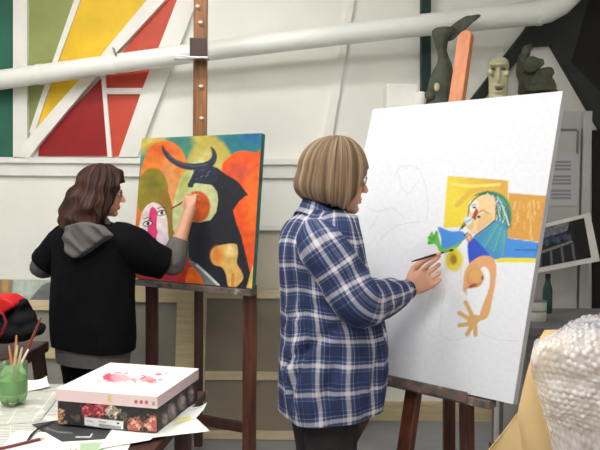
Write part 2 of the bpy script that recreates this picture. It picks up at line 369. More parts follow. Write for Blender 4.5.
trim([(192, -50), (214, -50), (197, 0), (137, 157), (118.5, 157), (142, 90), (177, 0)], .045, M['whitewood'])
trim([(-80, 156.5), (345, 159.5), (345, 165), (-80, 162)], .05, M['whitewood'])
trim([(-80, 162), (345, 165), (345, 178.5), (-80, 174.5)], .028, M['whitewood'])
trim([(352, -20), (358, -20), (332, 140), (322, 140)], .025, M['wall'])
trim([(421.5, -40), (431, -40), (431, 125), (421.5, 125)], .06, M['greenpost'])
# dark roof brace, black sheet painted as the dark opening, black boarding below
trim([(466, 106), (478, 106), (531, 46), (552, 44), (603, 132), (640, 132), (571, 62), (600, -40), (560, -40), (527, 27)], .06, M['char'])
trim([(604, -60), (720, -60), (720, 240), (640, 180), (571, 64)], .02, M['black'])  # darkness of the opening put in as flat black colour
trim([(594, 130), (720, 130), (720, 420), (594, 420)], .035, M['black'])
# ---- pipe
pipe = empty('ventilation_pipe', P(270, 46, 4.12))
def py_(u): return 4.16-.16*u/545
def pcv(u): return float(np.interp(u, (-90, 0, 100, 200, 300, 400, 470, 533, 560), (93, 80, 66, 52.2, 39.5, 27.6, 20, 13.6, 11)))
def prad(u): return float(np.interp(u, (-90, 0, 200, 400, 533), (.060, .059, .057, .063, .069)))
us = [-90, -40, 0, 50, 100, 150, 200, 250, 300, 350, 400, 440, 490, 541]
obj('pipe_run', MB().tube([P(u, pcv(u), py_(u)) for u in us], [prad(u) for u in us], 28), M['pipe'], pipe, smooth='angle')
pe = [P(536, 13.4, py_(536)), P(548, 10.5, py_(548)), P(560, 4, py_(552)), P(578, -14, py_(560)), P(610, -52, py_(580))]
obj('pipe_elbow', MB().tube(pe, [.069, .070, .070, .070, .070], 28), M['pipe'], pipe, smooth='angle')
for u in (40, 112, 538): obj('pipe_collar', MB().tube([P(u-2, pcv(u-2), py_(u)), P(u+3, pcv(u+3), py_(u))], [prad(u)+.0035]*2, 28), M['pipe'], pipe, smooth='angle')
obj('pipe_strap', MB().tube([P(113, 48, WY-.06), P(114, 49, 4.1), P(116, 55, 4.06)], .006, 8), M['steel'], pipe)
obj('pipe_strap', MB().beam(P(538, 2, 4.12), P(538, -60, 4.12), .02, .006), M['steel'], pipe)
tag(pipe, 'long white pipe with collars running up the back wall and elbowing at the right', 'pipe')
# ---- lamps on the ceiling (out of frame, they light the room)
for i, (x, y, lab) in enumerate(((-1.7, 1.7, 'white fluorescent ceiling light over the painter in black'), (.15, 1.1, 'white fluorescent ceiling light over the painter in plaid'), (-.85, 2.75, 'white fluorescent ceiling light nearest the back wall'), (-1.3, .0, 'white fluorescent ceiling light over the newspaper table'), (.3, -.7, 'white fluorescent ceiling light behind the viewer'))):
    t = empty('ceiling_light', (x, y, ZC))
    obj('lamp_housing', MB().box((x, y, ZC-.03), (1.25, .34, .06)), M['lampbody'], t, bevel=.006)
    obj('diffuser', MB().box((x, y, ZC-.07), (1.18, .28, .02)), M['lamp'], t)
    tag(t, lab, 'ceiling light', 'fluorescent ceiling lights')
# ================================================================= STORED CANVASES ALONG THE WALL
def stored(name, tl, tr, yt, yb, zb, m, label, barw=.07, cross=(), wrap=False, cat='canvas', grp=None, frame='pine'):
    """back of a stretched canvas leaning on the wall: tl,tr pixel top corners at depth yt, foot at depth yb height zb"""
    A = P(*tl, yt); B = P(*tr, yt); B.z = A.z = (A.z+B.z)/2
    A0 = V((A.x, yb, zb)); B0 = V((B.x, yb, zb)); g = A-A0; e = B-A; n = norm(e.cross(g))
    if n.y > 0: n = -n
    t = empty(name, (A0+B0)/2)
    obj('canvas_sheet', MB().prism([A0, B0, B, A], -n*.006), m, t)
    gh = norm(g); eh = norm(e)
    fm = M[frame]
    def bar(a, b, s): obj('stretcher_bar', MB().beam(a+n*.013, b+n*.013, barw, .024, s), fm, t, bevel=.003)
    bar(A-gh*barw/2, B-gh*barw/2, gh); bar(A0+gh*barw/2, B0+gh*barw/2, gh)
    bar(A0+gh*barw+eh*barw/2, A-gh*barw+eh*barw/2, eh); bar(B0+gh*barw-eh*barw/2, B-gh*barw-eh*barw/2, eh)
    for c in cross: bar(A0+g*c+eh*barw*1.01, B0+g*c-eh*barw*1.01, gh)
    if wrap:
        def fn(u, v):
            p = A0+e*u+g*v; q = noise.noise(V((u*9, v*6, 3)))+.6*noise.noise(V((u*22+v*14, v*9, 8))); return p+n*(.033+.012*q)
        obj('plastic_wrap', MB().grid(fn, 60, 60), M['film'], t, smooth=True)
    return tag(t, label, cat, grp)
stored('stretched_canvas', (246, 226), (352, 226), 4.22, 4.12, 0, M['beige'], 'tall beige canvas behind the plaid shirt, tallest of those against the wall', .03, frame='whitewood')
stored('stretched_canvas', (199, 289), (350, 292), 4.08, 3.93, 0, M['taupe'], 'taupe canvas back with pale bars in plastic wrap between easel and plaid shirt', .05, (.42,), True)
stored('stretched_canvas', (92, 282), (197, 284), 4.10, 3.97, 0, M['greycanvas'], 'grey canvas back with wide pale top bar behind the easel legs', .115)
stored('stretched_canvas', (-60, 299), (84, 300.5), 4.04, 3.93, 0, M['greycanvas'], 'grey canvas back with cream bars left of the painter in black', .06, (.61,))
A = P(-70, 279, 4.24); B = P(90, 281, 4.24)
pt = empty('landscape_painting', V(((A.x+B.x)/2, 4.2, 0)))
lo = V((A.x, 4.16, 0)); e = V((B.x-A.x, 0, 0)); g = V((0, .08, A.z))
obj('backing_board', MB().prism([lo+V((0, .004, 0)), lo+e+V((0, .004, 0)), lo+e+g+V((0, .004, 0)), lo+g+V((0, .004, 0))], (0, .02, 0)), M['canvas_edge'], pt)
mb, x, y = art_grid(lo, e, g, 120, 90); a = Art(x, y, (196, 208, 196))
a.poly([(-80, 270), (14, 270), (9, 330), (-80, 330)], (150, 140, 120)).poly([(3, 270), (9, 270), (7, 330), (1, 330)], (206, 160, 90)).poly([(49, 282), (100, 282), (100, 340), (20, 340), (30, 299), (42, 285)], (128, 128, 132))
a.ell(26, 288, 8, 9, (206, 222, 212), soft=.8).noise(.25, .22)
obj('painted_picture', mb, M['art'], pt, col=a.c); tag(pt, 'pale landscape painting standing on the floor behind the leftmost canvas', 'painting')
# ================================================================= RIGHT BACKGROUND
SY = 3.9; zs = P(480, 108, SY).z
sh = empty('wall_shelf', (P(450, 108, SY).x, WY, zs-.03))
x0, x1 = P(384, 100, SY).x, P(513, 100, SY).x
obj('shelf_board', MB().box(((x0+x1)/2, 4.05, zs-.0125), (x1-x0, .5, .025)), M['whitewood'], sh, bevel=.003)
for xx in (x0+.12, x1-.12):
    obj('bracket', MB().prism([(xx, WY, zs-.026), (xx, 3.9, zs-.026), (xx, WY, zs-.24)], (.02, 0, 0)), M['whitewood'], sh)
tag(sh, 'white wall shelf behind the big white canvas holding the sculptures', 'shelf')
a = P(386, 88, SY); b = P(417, 88, SY)
bx = MB().box(((a.x+b.x)/2, 3.95, zs+.064), (b.x-a.x, .2, .126)); tag(obj('carton', bx, M['whitewood'], bevel=.008), 'plain white carton at the left end of the shelf', 'box')
a = P(421.3, 97, 3.84); tag(obj('pot', MB().lathe((a.x, 3.84, zs), [(.02, 0), (.028, .02), (.03, .05), (.022, .075), (.012, .08)]), M['whitewood'], smooth=True), 'small off-white rounded pot beside the white carton', 'pot')
# twisted patina sculpture
def sculpt(rows, Y, depth, n=20):
    """rows: (v, uleft, uright) outline -> closed lofted body of oval section"""
    rings = []
    for k, (v, ul, ur) in enumerate(rows):
        A, B = P(ul, v, Y), P(ur, v, Y); c = (A+B)/2; hw = (B-A).length/2; d = min(depth, hw*1.1)+.004; ax = norm(B-A)
        rings.append([c+ax*hw*math.cos(2*math.pi*i/n)+V((0, 1, 0))*d*math.sin(2*math.pi*i/n) for i in range(n)])
    return rings
tw = empty('twisted_sculpture', (P(438, 104, 3.86).x, 3.86, zs))
mb = MB(); Y = 3.86
yb = proj_np(np.array([(P(438, 105, Y).x, Y, zs)]))[1][0]
mb.loft(sculpt([(yb, 426, 452), (98, 425.5, 452), (90, 427, 452), (82, 429, 452), (72, 433, 453), (64, 437, 452.5), (57, 437.5, 449), (50, 436, 446), (42, 433.5, 448), (36, 431.5, 451), (31, 431, 456), (28, 434, 452)], Y, .05))
mb.loft([[P(u+du, v+dv, Y-.01+dy) for du, dv, dy in ((-6, 4, 0), (3, 11, 0), (3, 11, .05), (-6, 4, .05))] for u, v in ((447, 30), (455, 24), (462, 18.5))]+[[P(u, v, Y-.01+dy) for u, v, dy in ((467, 15.5, .0), (478, 18, 0), (478, 18, .04), (467, 15.5, .04))], [P(u, v, Y-.01+dy) for u, v, dy in ((478, 13.7, .0), (481.5, 15, 0), (481.5, 15, .03), (478, 13.7, .03))]])
r = remesh(mb, .006, 3)
hc = P(437, 87, Y-.05)
for p in r.v:
    p += V((noise.noise(p*14), 0, noise.noise(p*14+V((3, 0, 0)))))*.008
obj('twisted_body', r, M['twig'], tw, smooth=True)
obj('pale_inset', MB().ellipsoid(P(437, 87, Y-.052), (.016, .01, .024)), M['cream'], tw, smooth=True, label='pale oval inset')
obj('knob', MB().ellipsoid(P(430, 95, Y-.045), (.03, .02, .03)), M['twig'], tw, smooth=True)
tag(tw, 'tall twisted dark grey green sculpture left of the lit orange easel mast', 'sculpture')
# totem head
th = empty('stone_head_sculpture', (P(498, 97, SY).x, SY, zs))
yb = proj_np(np.array([(P(498, 97, SY).x, SY, zs)]))[1][0]
mb = MB().loft(sculpt([(yb, 489, 507), (95, 489, 507), (80, 489, 508), (72, 488, 508.5), (66, 487.5, 509), (61, 489, 508), (58.5, 493, 505)], SY, .05))
pp = lambda u, v, dy=-.05: P(u, v, SY+dy)
for (u, v, rx, rz, ry) in ((498, 64.5, .05, .016, .03), (490.5, 72, .022, .018, .02), (506, 73, .022, .018, .02), (497.5, 76, .014, .05, .03), (499, 86, .03, .010, .025), (499, 92, .026, .010, .022)):
    mb.ellipsoid(pp(u, v), (rx, ry, rz))
r = remesh(mb, .005, 2); obj('carved_head', r, M['cream'], th, smooth=True)
for u in (493, 503.5): obj('carved_eye', MB().ellipsoid(pp(u, 69, -.06), (.014, .012, .008)), M['darkclay'], th, smooth=True)
obj('carved_mouth', MB().ellipsoid(pp(499, 89, -.066), (.022, .012, .006)), M['darkclay'], th, smooth=True)
tag(th, 'cream carved stone head between the mast and dark bust', 'sculpture')
# dark bust (stands on the cupboard)
CY = 4.0; cz = P(560, 111, CY).z; BY = 4.1
bs = empty('dark_bust_sculpture', (P(540, 95, BY).x, BY, cz))
yb = proj_np(np.array([(P(540, 93, BY).x, BY, cz)]))[1][0]
mb = MB().loft(sculpt([(yb, 525, 557.5), (93, 525, 557.5), (91, 525.5, 557)], BY, .08)); obj('plinth', mb, M['black'], bs)
mb = MB()
def slab(pts, y0, y1): mb.prism([P(u, v, y0) for u, v in pts], (0, y1-y0, 0))
slab([(525, 92), (557, 92), (556, 84), (553, 76), (548, 74), (538, 80), (530, 76), (525, 82)], 4.03, 4.17)
slab([(524, 84), (522, 70), (521.5, 58), (524, 50), (531, 55), (534, 64), (533, 84)], 4.05, 4.16)
slab([(527, 57), (534, 56.5), (544, 58.5), (543.5, 64), (537, 69), (530, 73), (525, 70)], 4.0, 4.12)
slab([(531, 79), (538, 70), (547, 66), (550, 66.5), (553.5, 67.5), (555, 72), (552.5, 76), (556, 83), (548, 86), (536, 87)], 4.01, 4.15)
slab([(528, 86), (540, 82), (557, 85), (557, 91), (527, 91)], 4.0, 4.1)
r = remesh(mb, .006, 5)
for p in r.v: p += V((noise.noise(p*18), noise.noise(p*18+V((9, 0, 0))), noise.noise(p*18+V((0, 7, 0)))))*.009
obj('bust_body', r, M['darkclay'], bs, smooth=True)
r = remesh(MB().ellipsoid(P(526, 52, 4.06), (.026, .03, .04)).ellipsoid(P(529, 48, 4.08), (.022, .03, .022)), .006, 3)
obj('bust_crown', r, M['twig'], bs, smooth=True, label='greyer knob on top')
tag(bs, 'dark olive abstract bust standing on the grey cupboard', 'sculpture')
# cupboard
tl, tr_ = P(520, 111, CY), P(591.5, 111, CY); cx0, cx1 = tl.x, tr_.x
cb = empty('cupboard', ((cx0+cx1)/2, 4.19, 0))
obj('carcass', MB().box(((cx0+cx1)/2, (CY+.02+WY-.036)/2, cz/2), (cx1-cx0, WY-.036-CY-.02, cz)), M['cupboard'], cb, bevel=.004)
gx = P(580, 200, CY).x
dr = obj('door', MB().box(((cx0+gx)/2-.004, CY+.0, cz/2-.04), (gx-cx0-.012, .03, cz-.10)), M['cupboard'], cb, bevel=.004)
obj('moulding', MB().box(((cx0+gx)/2-.01, CY-.016, cz-.11), (gx-cx0-.05, .01, .012)).box((gx-.03, CY-.016, cz-.32), (.012, .01, .41)), M['grey'], dr)
obj('side_stile', MB().box(((gx+cx1)/2+.002, CY+.0, cz/2), (cx1-gx-.006, .034, cz)), M['cupboard'], cb, bevel=.003)
tag(cb, 'tall pale grey cupboard at the right behind the big canvas', 'cupboard')
a, b = P(548, 152, CY-.018), P(578, 206, CY-.018)
mb = MB().grid(lambda u, v: V((a.x+(b.x-a.x)*u, CY-.02-.004*math.sin(3*v), b.z+(a.z-b.z)*v)), 60, 100); x, y = proj_np(np.array([tuple(p) for p in mb.v]))
ar = Art(x, y, (178, 178, 180))
for k in range(11):
    yy = 161+k*3.6
    if k in (3, 7): continue
    ar.poly([(551, yy), (571, yy), (571, yy+2.0), (551, yy+2.0)], (128, 128, 136))
ar.noise(.2, 1.2); tag(obj('pinned_notice', mb, M['artflat'], col=ar.c), 'grey printed notice sheet pinned on the cupboard door', 'notice')
# framed photograph leaning
F0 = [P(532, 227, 3.80), P(590, 212.5, 3.88), P(600, 261, 3.80), P(531, 274, 3.72)]
fp = empty('mounted_photograph', (F0[2]+F0[3])/2)
n = norm((F0[1]-F0[0]).cross(F0[3]-F0[0])); n = n if n.y < 0 else -n
obj('white_mount', MB().prism([p for p in F0], -n*.012), M['tin'], fp)
def qd(u, v): return (F0[3]*(1-u)+F0[2]*u)*(1-v)+(F0[0]*(1-u)+F0[1]*u)*v
mb = MB().grid(lambda u, v: qd(.04+.84*u, .10+.82*v)+n*.002, 90, 70); g_ = np.array([((i/90), (j/70)) for j in range(71) for i in range(91)])
ar = Art(g_[:, 0]*100, 100-g_[:, 1]*100, (30, 30, 36))
ar.poly([(0, 0), (70, 0), (64, 22), (0, 30)], (110, 110, 116)).noise(.5, .12)
for k in range(9): ar.ell(10+k*7, 32+(k % 3)*4, 4, 9, ((40, 50, 90), (80, 60, 80), (50, 90, 100))[k % 3])
ar.poly([(0, 60), (70, 48), (72, 54), (0, 68)], (120, 120, 120))
for k in range(4): ar.poly([(8+k*20, 66-k*3), (12+k*20, 66-k*3), (13+k*20, 100), (9+k*20, 100)], (104, 104, 104))
ar.poly([(74, 0), (100, 0), (100, 100), (78, 100)], (18, 18, 20)); ar.noise(.3, .3)
obj('photograph_print', mb, M['artflat'], fp, col=ar.c)
tag(fp, 'dark photograph in a pale mount tilted against the cupboard', 'photograph')
# work table with tins and bottle
tz = .80
wt = empty('work_table', (1.56, 3.55, 0))
obj('table_top', MB().box((1.58, 3.55, tz-.02), (1.0, .6, .04)), M['grey'], wt, bevel=.004)
for sx in (-1, 1):
    for sy in (-1, 1): obj('leg', MB().box((1.58+sx*.45, 3.55+sy*.26, (tz-.04)/2), (.05, .05, tz-.04)), M['grey'], wt)
tag(wt, 'grey work table behind the wrapped parcel with tins on it', 'table')
def tin(u, dz, r, h, label):
    q = P(u, 320, 3.42); z0 = tz+dz; t = empty('paint_tin', (q.x, 3.45, z0))
    obj('tin_body', MB().lathe((q.x, 3.45, z0), [(r*.95, 0), (r, .003), (r, h-.006)]), M['tin'], t, smooth='angle'); obj('lid', MB().lathe((q.x, 3.45, z0+h-.006), [(r*1.04, 0), (r*1.04, .005), (r*.9, .006)]), M['steel'], t, smooth='angle')
    return tag(t, label, 'tin', 'stacked tins by the canvas')
tin(538, 0, .05, .055, 'white tin at the bottom of the stack beside the canvas edge'); tin(538.5, .055, .048, .05, 'white tin at the top of the stack beside the canvas edge')
q = P(546, 300, 3.7); bt = empty('bottle', (q.x, 3.68, tz))
obj('bottle_body', MB().lathe((q.x, 3.68, tz), [(.024, 0), (.026, .01), (.026, .13), (.016, .165), (.012, .19)]), M['teal'], bt, smooth='angle'); obj('cap', MB().lathe((q.x, 3.68, tz+.19), [(.014, 0), (.014, .025)]), M['black'], bt)
tag(bt, 'dark teal bottle standing just behind the stacked tins', 'bottle')
q = P(497, 400, 3.2); st = empty('metal_stand', (q.x, 3.2, 0))
obj('pole', MB().tube([(q.x, 3.2, .02), (q.x, 3.2, .58)], .012, 12), M['tin'], st, smooth='angle'); obj('foot_plate', MB().lathe((q.x, 3.2, 0), [(.1, 0), (.1, .012), (.02, .02)]), M['steel'], st)
tag(st, 'thin grey metal pole standing below the corner of the big canvas', 'stand')
# ================================================================= RIGHT EASEL AND CANVAS
SCL = .975
def frame_of(x, Yd, s):
    X, Z, yaw, lean, w, h = x
    bl = CAM+(V((X, Yd, Z))-CAM)*s; e = V((math.cos(yaw), math.sin(yaw), 0)); bk = V((-math.sin(yaw), math.cos(yaw), 0))
    up = V((0, 0, 1))*math.cos(lean)+bk*math.sin(lean); return bl, e, up, bk, e.cross(up)*-1, w*s, h*s
BL, E, G, BK, NB, W, H = frame_of((.081, .7545, -.7328, .3241, .8336, 1.1143), 2.75, SCL)
if NB.y < 0: NB = -NB           # NB points to the back of the canvas
cv = empty('big_canvas', BL+E*W/2)
TH = .034
obj('canvas_block', MB().prism([BL+NB*.001, BL+E*W+NB*.001, BL+E*W+G*H+NB*.001, BL+G*H+NB*.001], NB*TH), M['canvas_edge'], cv, bevel=.004)
mb, x, y = art_grid(BL-NB*.0012, E*W, G*H, 230, 320); a = Art(x, y, (236, 238, 245))
Z3 = lambda l: [(420+p/4.286, 170+q/4.286) for p, q in l]
Z4 = lambda l: [(420+p/4.286, 245+q/4.286) for p, q in l]
# yellow and ochre ground
a.poly(Z3([(118, 25), (378, 45), (375, 235), (100, 248)]), (238, 214, 52))
k = a.inpoly(Z3([(118, 25), (378, 45), (375, 235), (100, 248)])); d = np.clip(((a.x-452)/50-(a.y-190)/60), 0, 1); a.blend(k*d, (218, 168, 56))
a.line(Z3([(160, 150), (220, 90), (320, 70)]), 5, (222, 176, 60), .8).line(Z3([(140, 60), (220, 70), (340, 62)]), 3, (246, 228, 110), .8)
a.poly(Z3([(380, 98), (553, 112), (535, 312), (372, 290)]), (216, 156, 56))
for q in range(26): u_, v_ = 400+random.random()*130, 120+random.random()*170; a.line(Z3([(u_, v_), (u_+random.uniform(-14, 14), v_+30)]), 1.6, random.choice(((232, 186, 104), (204, 136, 40), (236, 206, 150))), .6)
a.poly(Z3([(540, 112), (556, 114), (538, 312), (524, 312)]), (196, 120, 30), .8)
a.poly(Z3([(330, 285), (532, 314), (515, 382), (318, 378)]), (56, 140, 222)).line(Z3([(410, 342), (500, 344)]), 1.2, (30, 80, 170)).poly(Z3([(500, 320), (530, 316), (515, 380), (496, 380)]), (30, 84, 190), .7)
a.poly(Z3([(322, 376), (515, 378), (512, 396), (330, 396)]), (236, 222, 50))
# figure
a.smooth(Z3([(230, 110), (290, 90), (350, 105), (385, 150), (392, 215), (370, 265), (340, 300), (325, 240), (320, 160), (290, 110)]), (40, 140, 70))
for q in range(12):
    o = q*6; a.line(Z3([(290+o*.9, 100+o*.35), (325+o*.75, 150+o*.2), (330+o*.65, 210), (315+o*.5, 268)]), 1.1, ((240, 244, 246), (22, 44, 90), (46, 160, 80), (70, 150, 220))[q % 4], .95)
a.smooth(Z3([(320, 215), (375, 260), (350, 372), (285, 372), (222, 312), (250, 270)]), (56, 140, 200))
for q in range(9): a.line(Z3([(325+q*5, 222+q*5), (250+q*13, 318+q*6)]), 1.2, ((60, 170, 90), (70, 160, 220), (120, 190, 90))[q % 3], .9)
for q in range(10): u_ = 300+q*9; a.line(Z3([(u_-random.uniform(0, 20), 112+q*5), (u_+random.uniform(0, 14), 165+q*9)]), 1.3, ((240, 246, 248), (26, 60, 130), (60, 170, 90), (30, 90, 60))[q % 4], .85)
a.smooth(Z3([(245, 118), (295, 105), (325, 140), (322, 200), (290, 240), (255, 268), (222, 275), (208, 245), (216, 210), (202, 190), (216, 150)]), (240, 208, 156))
a.ell(*Z3([(215, 232)])[0], 4, 6, (230, 190, 130)).smooth(Z3([(255, 200), (300, 180), (310, 210), (280, 240), (245, 262)]), (226, 180, 120), .6)
a.smooth(Z3([(212, 140), (240, 130), (250, 150), (240, 175), (225, 182), (210, 168)]), (246, 236, 226))
a.line(Z3([(170, 258), (205, 200), (212, 150), (240, 118), (290, 92), (325, 110)]), 1.1, (24, 60, 70)).line(Z3([(180, 250), (212, 212)]), 1.6, (24, 44, 90)).line(Z3([(325, 150), (325, 215), (285, 245), (230, 285)]), .9, (40, 60, 60))
a.poly(Z3([(240, 160), (250, 178), (238, 216), (222, 205)]), (150, 60, 40)).ell(*Z3([(233, 160)])[0], 1.6, 1.2, (30, 30, 40)).ell(*Z3([(252, 201)])[0], 1.7, 1.3, (60, 40, 40))
a.line(Z3([(248, 182), (270, 172), (292, 186)]), .9, (190, 90, 70)).line(Z3([(222, 150), (242, 148)]), .8, (40, 40, 50))
a.smooth(Z3([(188, 208), (214, 200), (222, 222), (202, 238)]), (210, 232, 240)).line(Z3([(195, 225), (218, 212)]), .8, (40, 80, 140))
a.smooth(Z3([(204, 316), (225, 290), (262, 322), (300, 372), (262, 380), (235, 396), (212, 402)]), (28, 78, 196))
a.smooth(Z3([(78, 244), (130, 262), (182, 264), (196, 292), (150, 322), (96, 338), (90, 290)]), (66, 144, 226))
a.smooth(Z3([(36, 290), (52, 262), (62, 284), (74, 262), (82, 292), (98, 335), (150, 322), (188, 296), (150, 340), (90, 352), (66, 318), (38, 318)]), (96, 190, 60))
a.line(Z3([(60, 292), (70, 264)]), 2, (70, 160, 60)).line(Z3([(50, 312), (36, 314)]), 2, (60, 150, 50)).line(Z3([(58, 300), (36, 288)]), 2, (70, 160, 60))
a.ell(*Z3([(210, 290)])[0], 3.4, 4, (190, 140, 90)).ell(*Z3([(210, 290)])[0], 2, 2.6, (226, 190, 140)).line(Z3([(190, 280), (205, 268)]), 1.2, (30, 40, 60))
a.ell(*Z3([(146, 385)])[0], 9, 11.5, (228, 214, 56), soft=.35).ell(*Z3([(144, 384)])[0], 3.2, 5, (170, 120, 40), soft=.7)
FL = (226, 168, 112)
a.smooth(Z4([(192, 200), (186, 160), (196, 105), (232, 62), (282, 45), (322, 68), (326, 140), (312, 225), (292, 305), (258, 322), (256, 300), (272, 250), (294, 190), (300, 140), (292, 105), (262, 100)]), FL)
a.smooth(Z4([(186, 170), (200, 178), (200, 215), (192, 205)]), FL, .8)
a.ell(*Z4([(236, 140)])[0], 8.6, 10, (206, 140, 84)).ell(*Z4([(238, 130)])[0], 7.2, 7.6, (222, 172, 104), soft=.6).ell(*Z4([(224, 176)])[0], 5, 1.8, (150, 60, 40), -20, .8).ell(*Z4([(268, 142)])[0], 1.2, 2.4, (130, 60, 40))
HC = (216, 172, 108)
a.smooth(Z4([(212, 300), (245, 300), (268, 312), (246, 336), (240, 350), (212, 352), (202, 330)]), HC)
for p in ([(196, 246), (224, 304)], [(170, 292), (212, 318)], [(170, 344), (212, 338)], [(202, 382), (224, 346)], [(238, 384), (236, 345)], [(250, 318), (280, 305)]): a.line(Z4(p), 4.4, HC)
# faint pencil drawing
GR = (196, 200, 208)
for p in ([(393, 178), (400, 168), (412, 166), (421, 172), (424, 184)], [(398, 172), (402, 188), (410, 192), (418, 182)], [(404, 168), (408, 168)], [(414, 168), (418, 169)], [(424, 180), (428, 200), (427, 220)], [(366, 206), (378, 212), (392, 208), (404, 218)], [(380, 240), (396, 226), (420, 222)], [(440, 270), (430, 300), (424, 322), (432, 336)], [(445, 290), (440, 330), (452, 340), (470, 336)], [(480, 332), (498, 340), (520, 341)], [(378, 216), (370, 230)], [(460, 262), (462, 290)]):
    p = [tuple(q_) for q_ in interp_rows(p, 4*len(p))]; a.line([(q_[0]+random.uniform(-.5, .5), q_[1]+random.uniform(-.5, .5)) for q_ in p], .7, GR, .55)
a.c *= .84; a.noise(.05, .25)
obj('painted_picture', mb, M['art'], cv, col=a.c)
tag(cv, 'large white canvas with a half painted colourful figure, on the right easel', 'canvas')
CVN = NB; CVP = BL
# easel
ez = empty('wooden_easel', (BL+E*W*.5+BK*.15)*1); ez.location.z = 0; WORG[ez] = V((ez.location.x, ez.location.y, 0))
def behind(u, v, d):
    p = PP(u, v, BL, NB); p2 = PP(u, v, BL+NB*d, NB); return p2
m1 = behind(413, 398, TH+.03); m2 = P(465, 30, m1.y+.46)
md = (m2-m1); m0 = m1-md*(m1.z/md.z)
sN = norm(E)
lo = m1+md*.60
obj('mast', MB().beam(m0+V((0, 0, .01)), m1+md*.3, .052, .036, sN), M['easelwood'], ez, bevel=.004)
mdn = norm(md); sw = norm(sN-mdn*sN.dot(mdn)); c2 = m2-mdn*.03
rp_ = [m1+md*.3-sw*.031, m1+md*.3+sw*.031]+[c2+sw*.031*math.cos(k)+mdn*.03*math.sin(k) for k in [math.pi*i/10 for i in range(11)]]
obj('upper_mast', MB().prism(rp_, mdn.cross(sw)*.03), M['orange_and_lit_wood'], ez, bevel=.003, label='upper mast of the reddish wood, lit tone painted in as pale orange')  # same reddish wood as the lower mast, lit look put into the colour
tl_, tr2 = PP(382, 376, BL, NB), PP(491, 402, BL, NB)
ta = BL+E*(tl_-BL).dot(E); tb = BL+E*(tr2-BL).dot(E)
obj('tray', MB().beam(ta-V((0, 0, .015))+NB*.014, tb-V((0, 0, .015))+NB*.014, .028, .05, (0, 0, 1)), M['paintymix'], ez, bevel=.004)
obj('tray_lip', MB().beam(ta-V((0, 0, .012))-NB*.016, tb-E*.08-V((0, 0, .012))-NB*.016, .034, .008, (0, 0, 1)), M['paintymix'], ez)
def leg(a, b, w, m=M['easelwood'], t=.035, p=None):
    d = b-a; f = b if abs(d.z) < 1e-6 else a-d*(a.z/d.z); obj('leg', MB().beam(a, f, w, t, (1, 0, 0)), m, p or ez, bevel=.004)
leg(P(385, 378, 2.72), P(346, 449, 2.62), .05); leg(P(449, 380, 2.70), P(449, 449, 2.74), .046); leg(P(466, 370, 2.46), P(467, 449, 2.44), .05)
tag(ez, 'reddish brown wooden easel holding the big white canvas', 'easel')
# ================================================================= LEFT EASEL AND PAINTING
BL2, E2, G2, BK2, NB2, W2, H2 = frame_of((-.9286, .9651, -.5118, .1071, .7948, .7799), 3.75, 1.0)
if NB2.y < 0: NB2 = -NB2
bp_ = empty('bull_painting', BL2+E2*W2/2)
obj('canvas_block', MB().prism([BL2+NB2*.001, BL2+E2*W2+NB2*.001, BL2+E2*W2+G2*H2+NB2*.001, BL2+G2*H2+NB2*.001], NB2*.032), mat('teal_canvas_edge', S(60, 120, 110), .6, .5, 9), bp_, bevel=.003)
mb, x, y = art_grid(BL2-NB2*.0012, E2*W2, G2*H2, 210, 240); a = Art(x, y, (70, 140, 120))
z2 = lambda l: [(130+p/4.286, 130+q/4.286) for p, q in l]
z7 = lambda l: [(135+p/4.615, 225+q/4.615) for p, q in l]
a.ell(148, 140, 18, 12, (206, 190, 90), soft=.9).ell(200, 136, 14, 8, (190, 180, 80), soft=.9).ell(180, 140, 12, 7, (60, 130, 120), soft=.8).ell(243, 142, 26, 12, (40, 116, 130), soft=.7).ell(252, 136, 10, 7, (30, 100, 150), soft=.9)
a.ell(210, 174, 24.5, 37, (186, 170, 78)).ell(206, 176, 18, 26, (202, 190, 110), soft=.5)
a.smooth([(132, 240), (139, 190), (142, 165), (152, 146), (166, 140.5), (180, 148), (187, 165), (188, 200), (184, 260), (150, 280), (128, 285)], (232, 128, 52)); a.ell(170, 190, 9, 34, (226, 150, 90), soft=.8).ell(162, 150, 14, 7, (220, 96, 40), soft=.9)
a.smooth([(138, 205), (139, 182), (146, 170), (154, 168), (163, 173), (168, 187), (166, 202), (160, 212), (143, 212)], (150, 134, 44)).smooth([(160, 190), (168, 192), (173, 212), (175, 240), (163, 240), (158, 205)], (150, 118, 44)); a.ell(153, 184, 9, 11, (128, 120, 40), soft=.8)
a.smooth([(173, 208), (178, 186), (188, 168), (200, 160), (214, 172), (219, 194), (216, 214), (205, 226), (186, 234), (174, 232)], (200, 208, 152)); a.ell(184, 184, 5, 14, (176, 186, 100), 12, .8)
a.smooth([(222, 170), (228, 158), (240, 151), (256, 153), (266, 158), (266, 300), (226, 300), (232, 210)], (236, 88, 34)); a.ell(240, 172, 14, 9, (212, 82, 60), soft=.8).ell(252, 200, 8, 30, (244, 112, 40), soft=.9)
a.ell(197, 206.5, 13.2, 15.5, (206, 92, 42)).ell(199, 212, 8, 8, (226, 104, 44), soft=.7)
BK_ = (36, 38, 48)
a.smooth(z2([(330, 158), (372, 162), (410, 190), (455, 216), (482, 246), (498, 280)]), BK_)
a.poly(z2([(270, 175), (330, 158), (372, 162), (405, 188), (452, 214), (482, 246), (498, 280), (468, 306), (442, 345), (455, 398), (476, 450), (510, 590), (540, 700), (420, 690), (310, 650), (252, 580), (250, 500), (244, 420), (258, 392), (300, 396), (345, 386), (370, 352), (378, 300), (372, 262), (350, 236), (300, 228)]), BK_)
a.smooth(z2([(246, 240), (262, 205), (276, 180), (320, 160), (372, 165), (372, 215), (330, 232), (280, 228), (268, 246)]), (44, 50, 66))
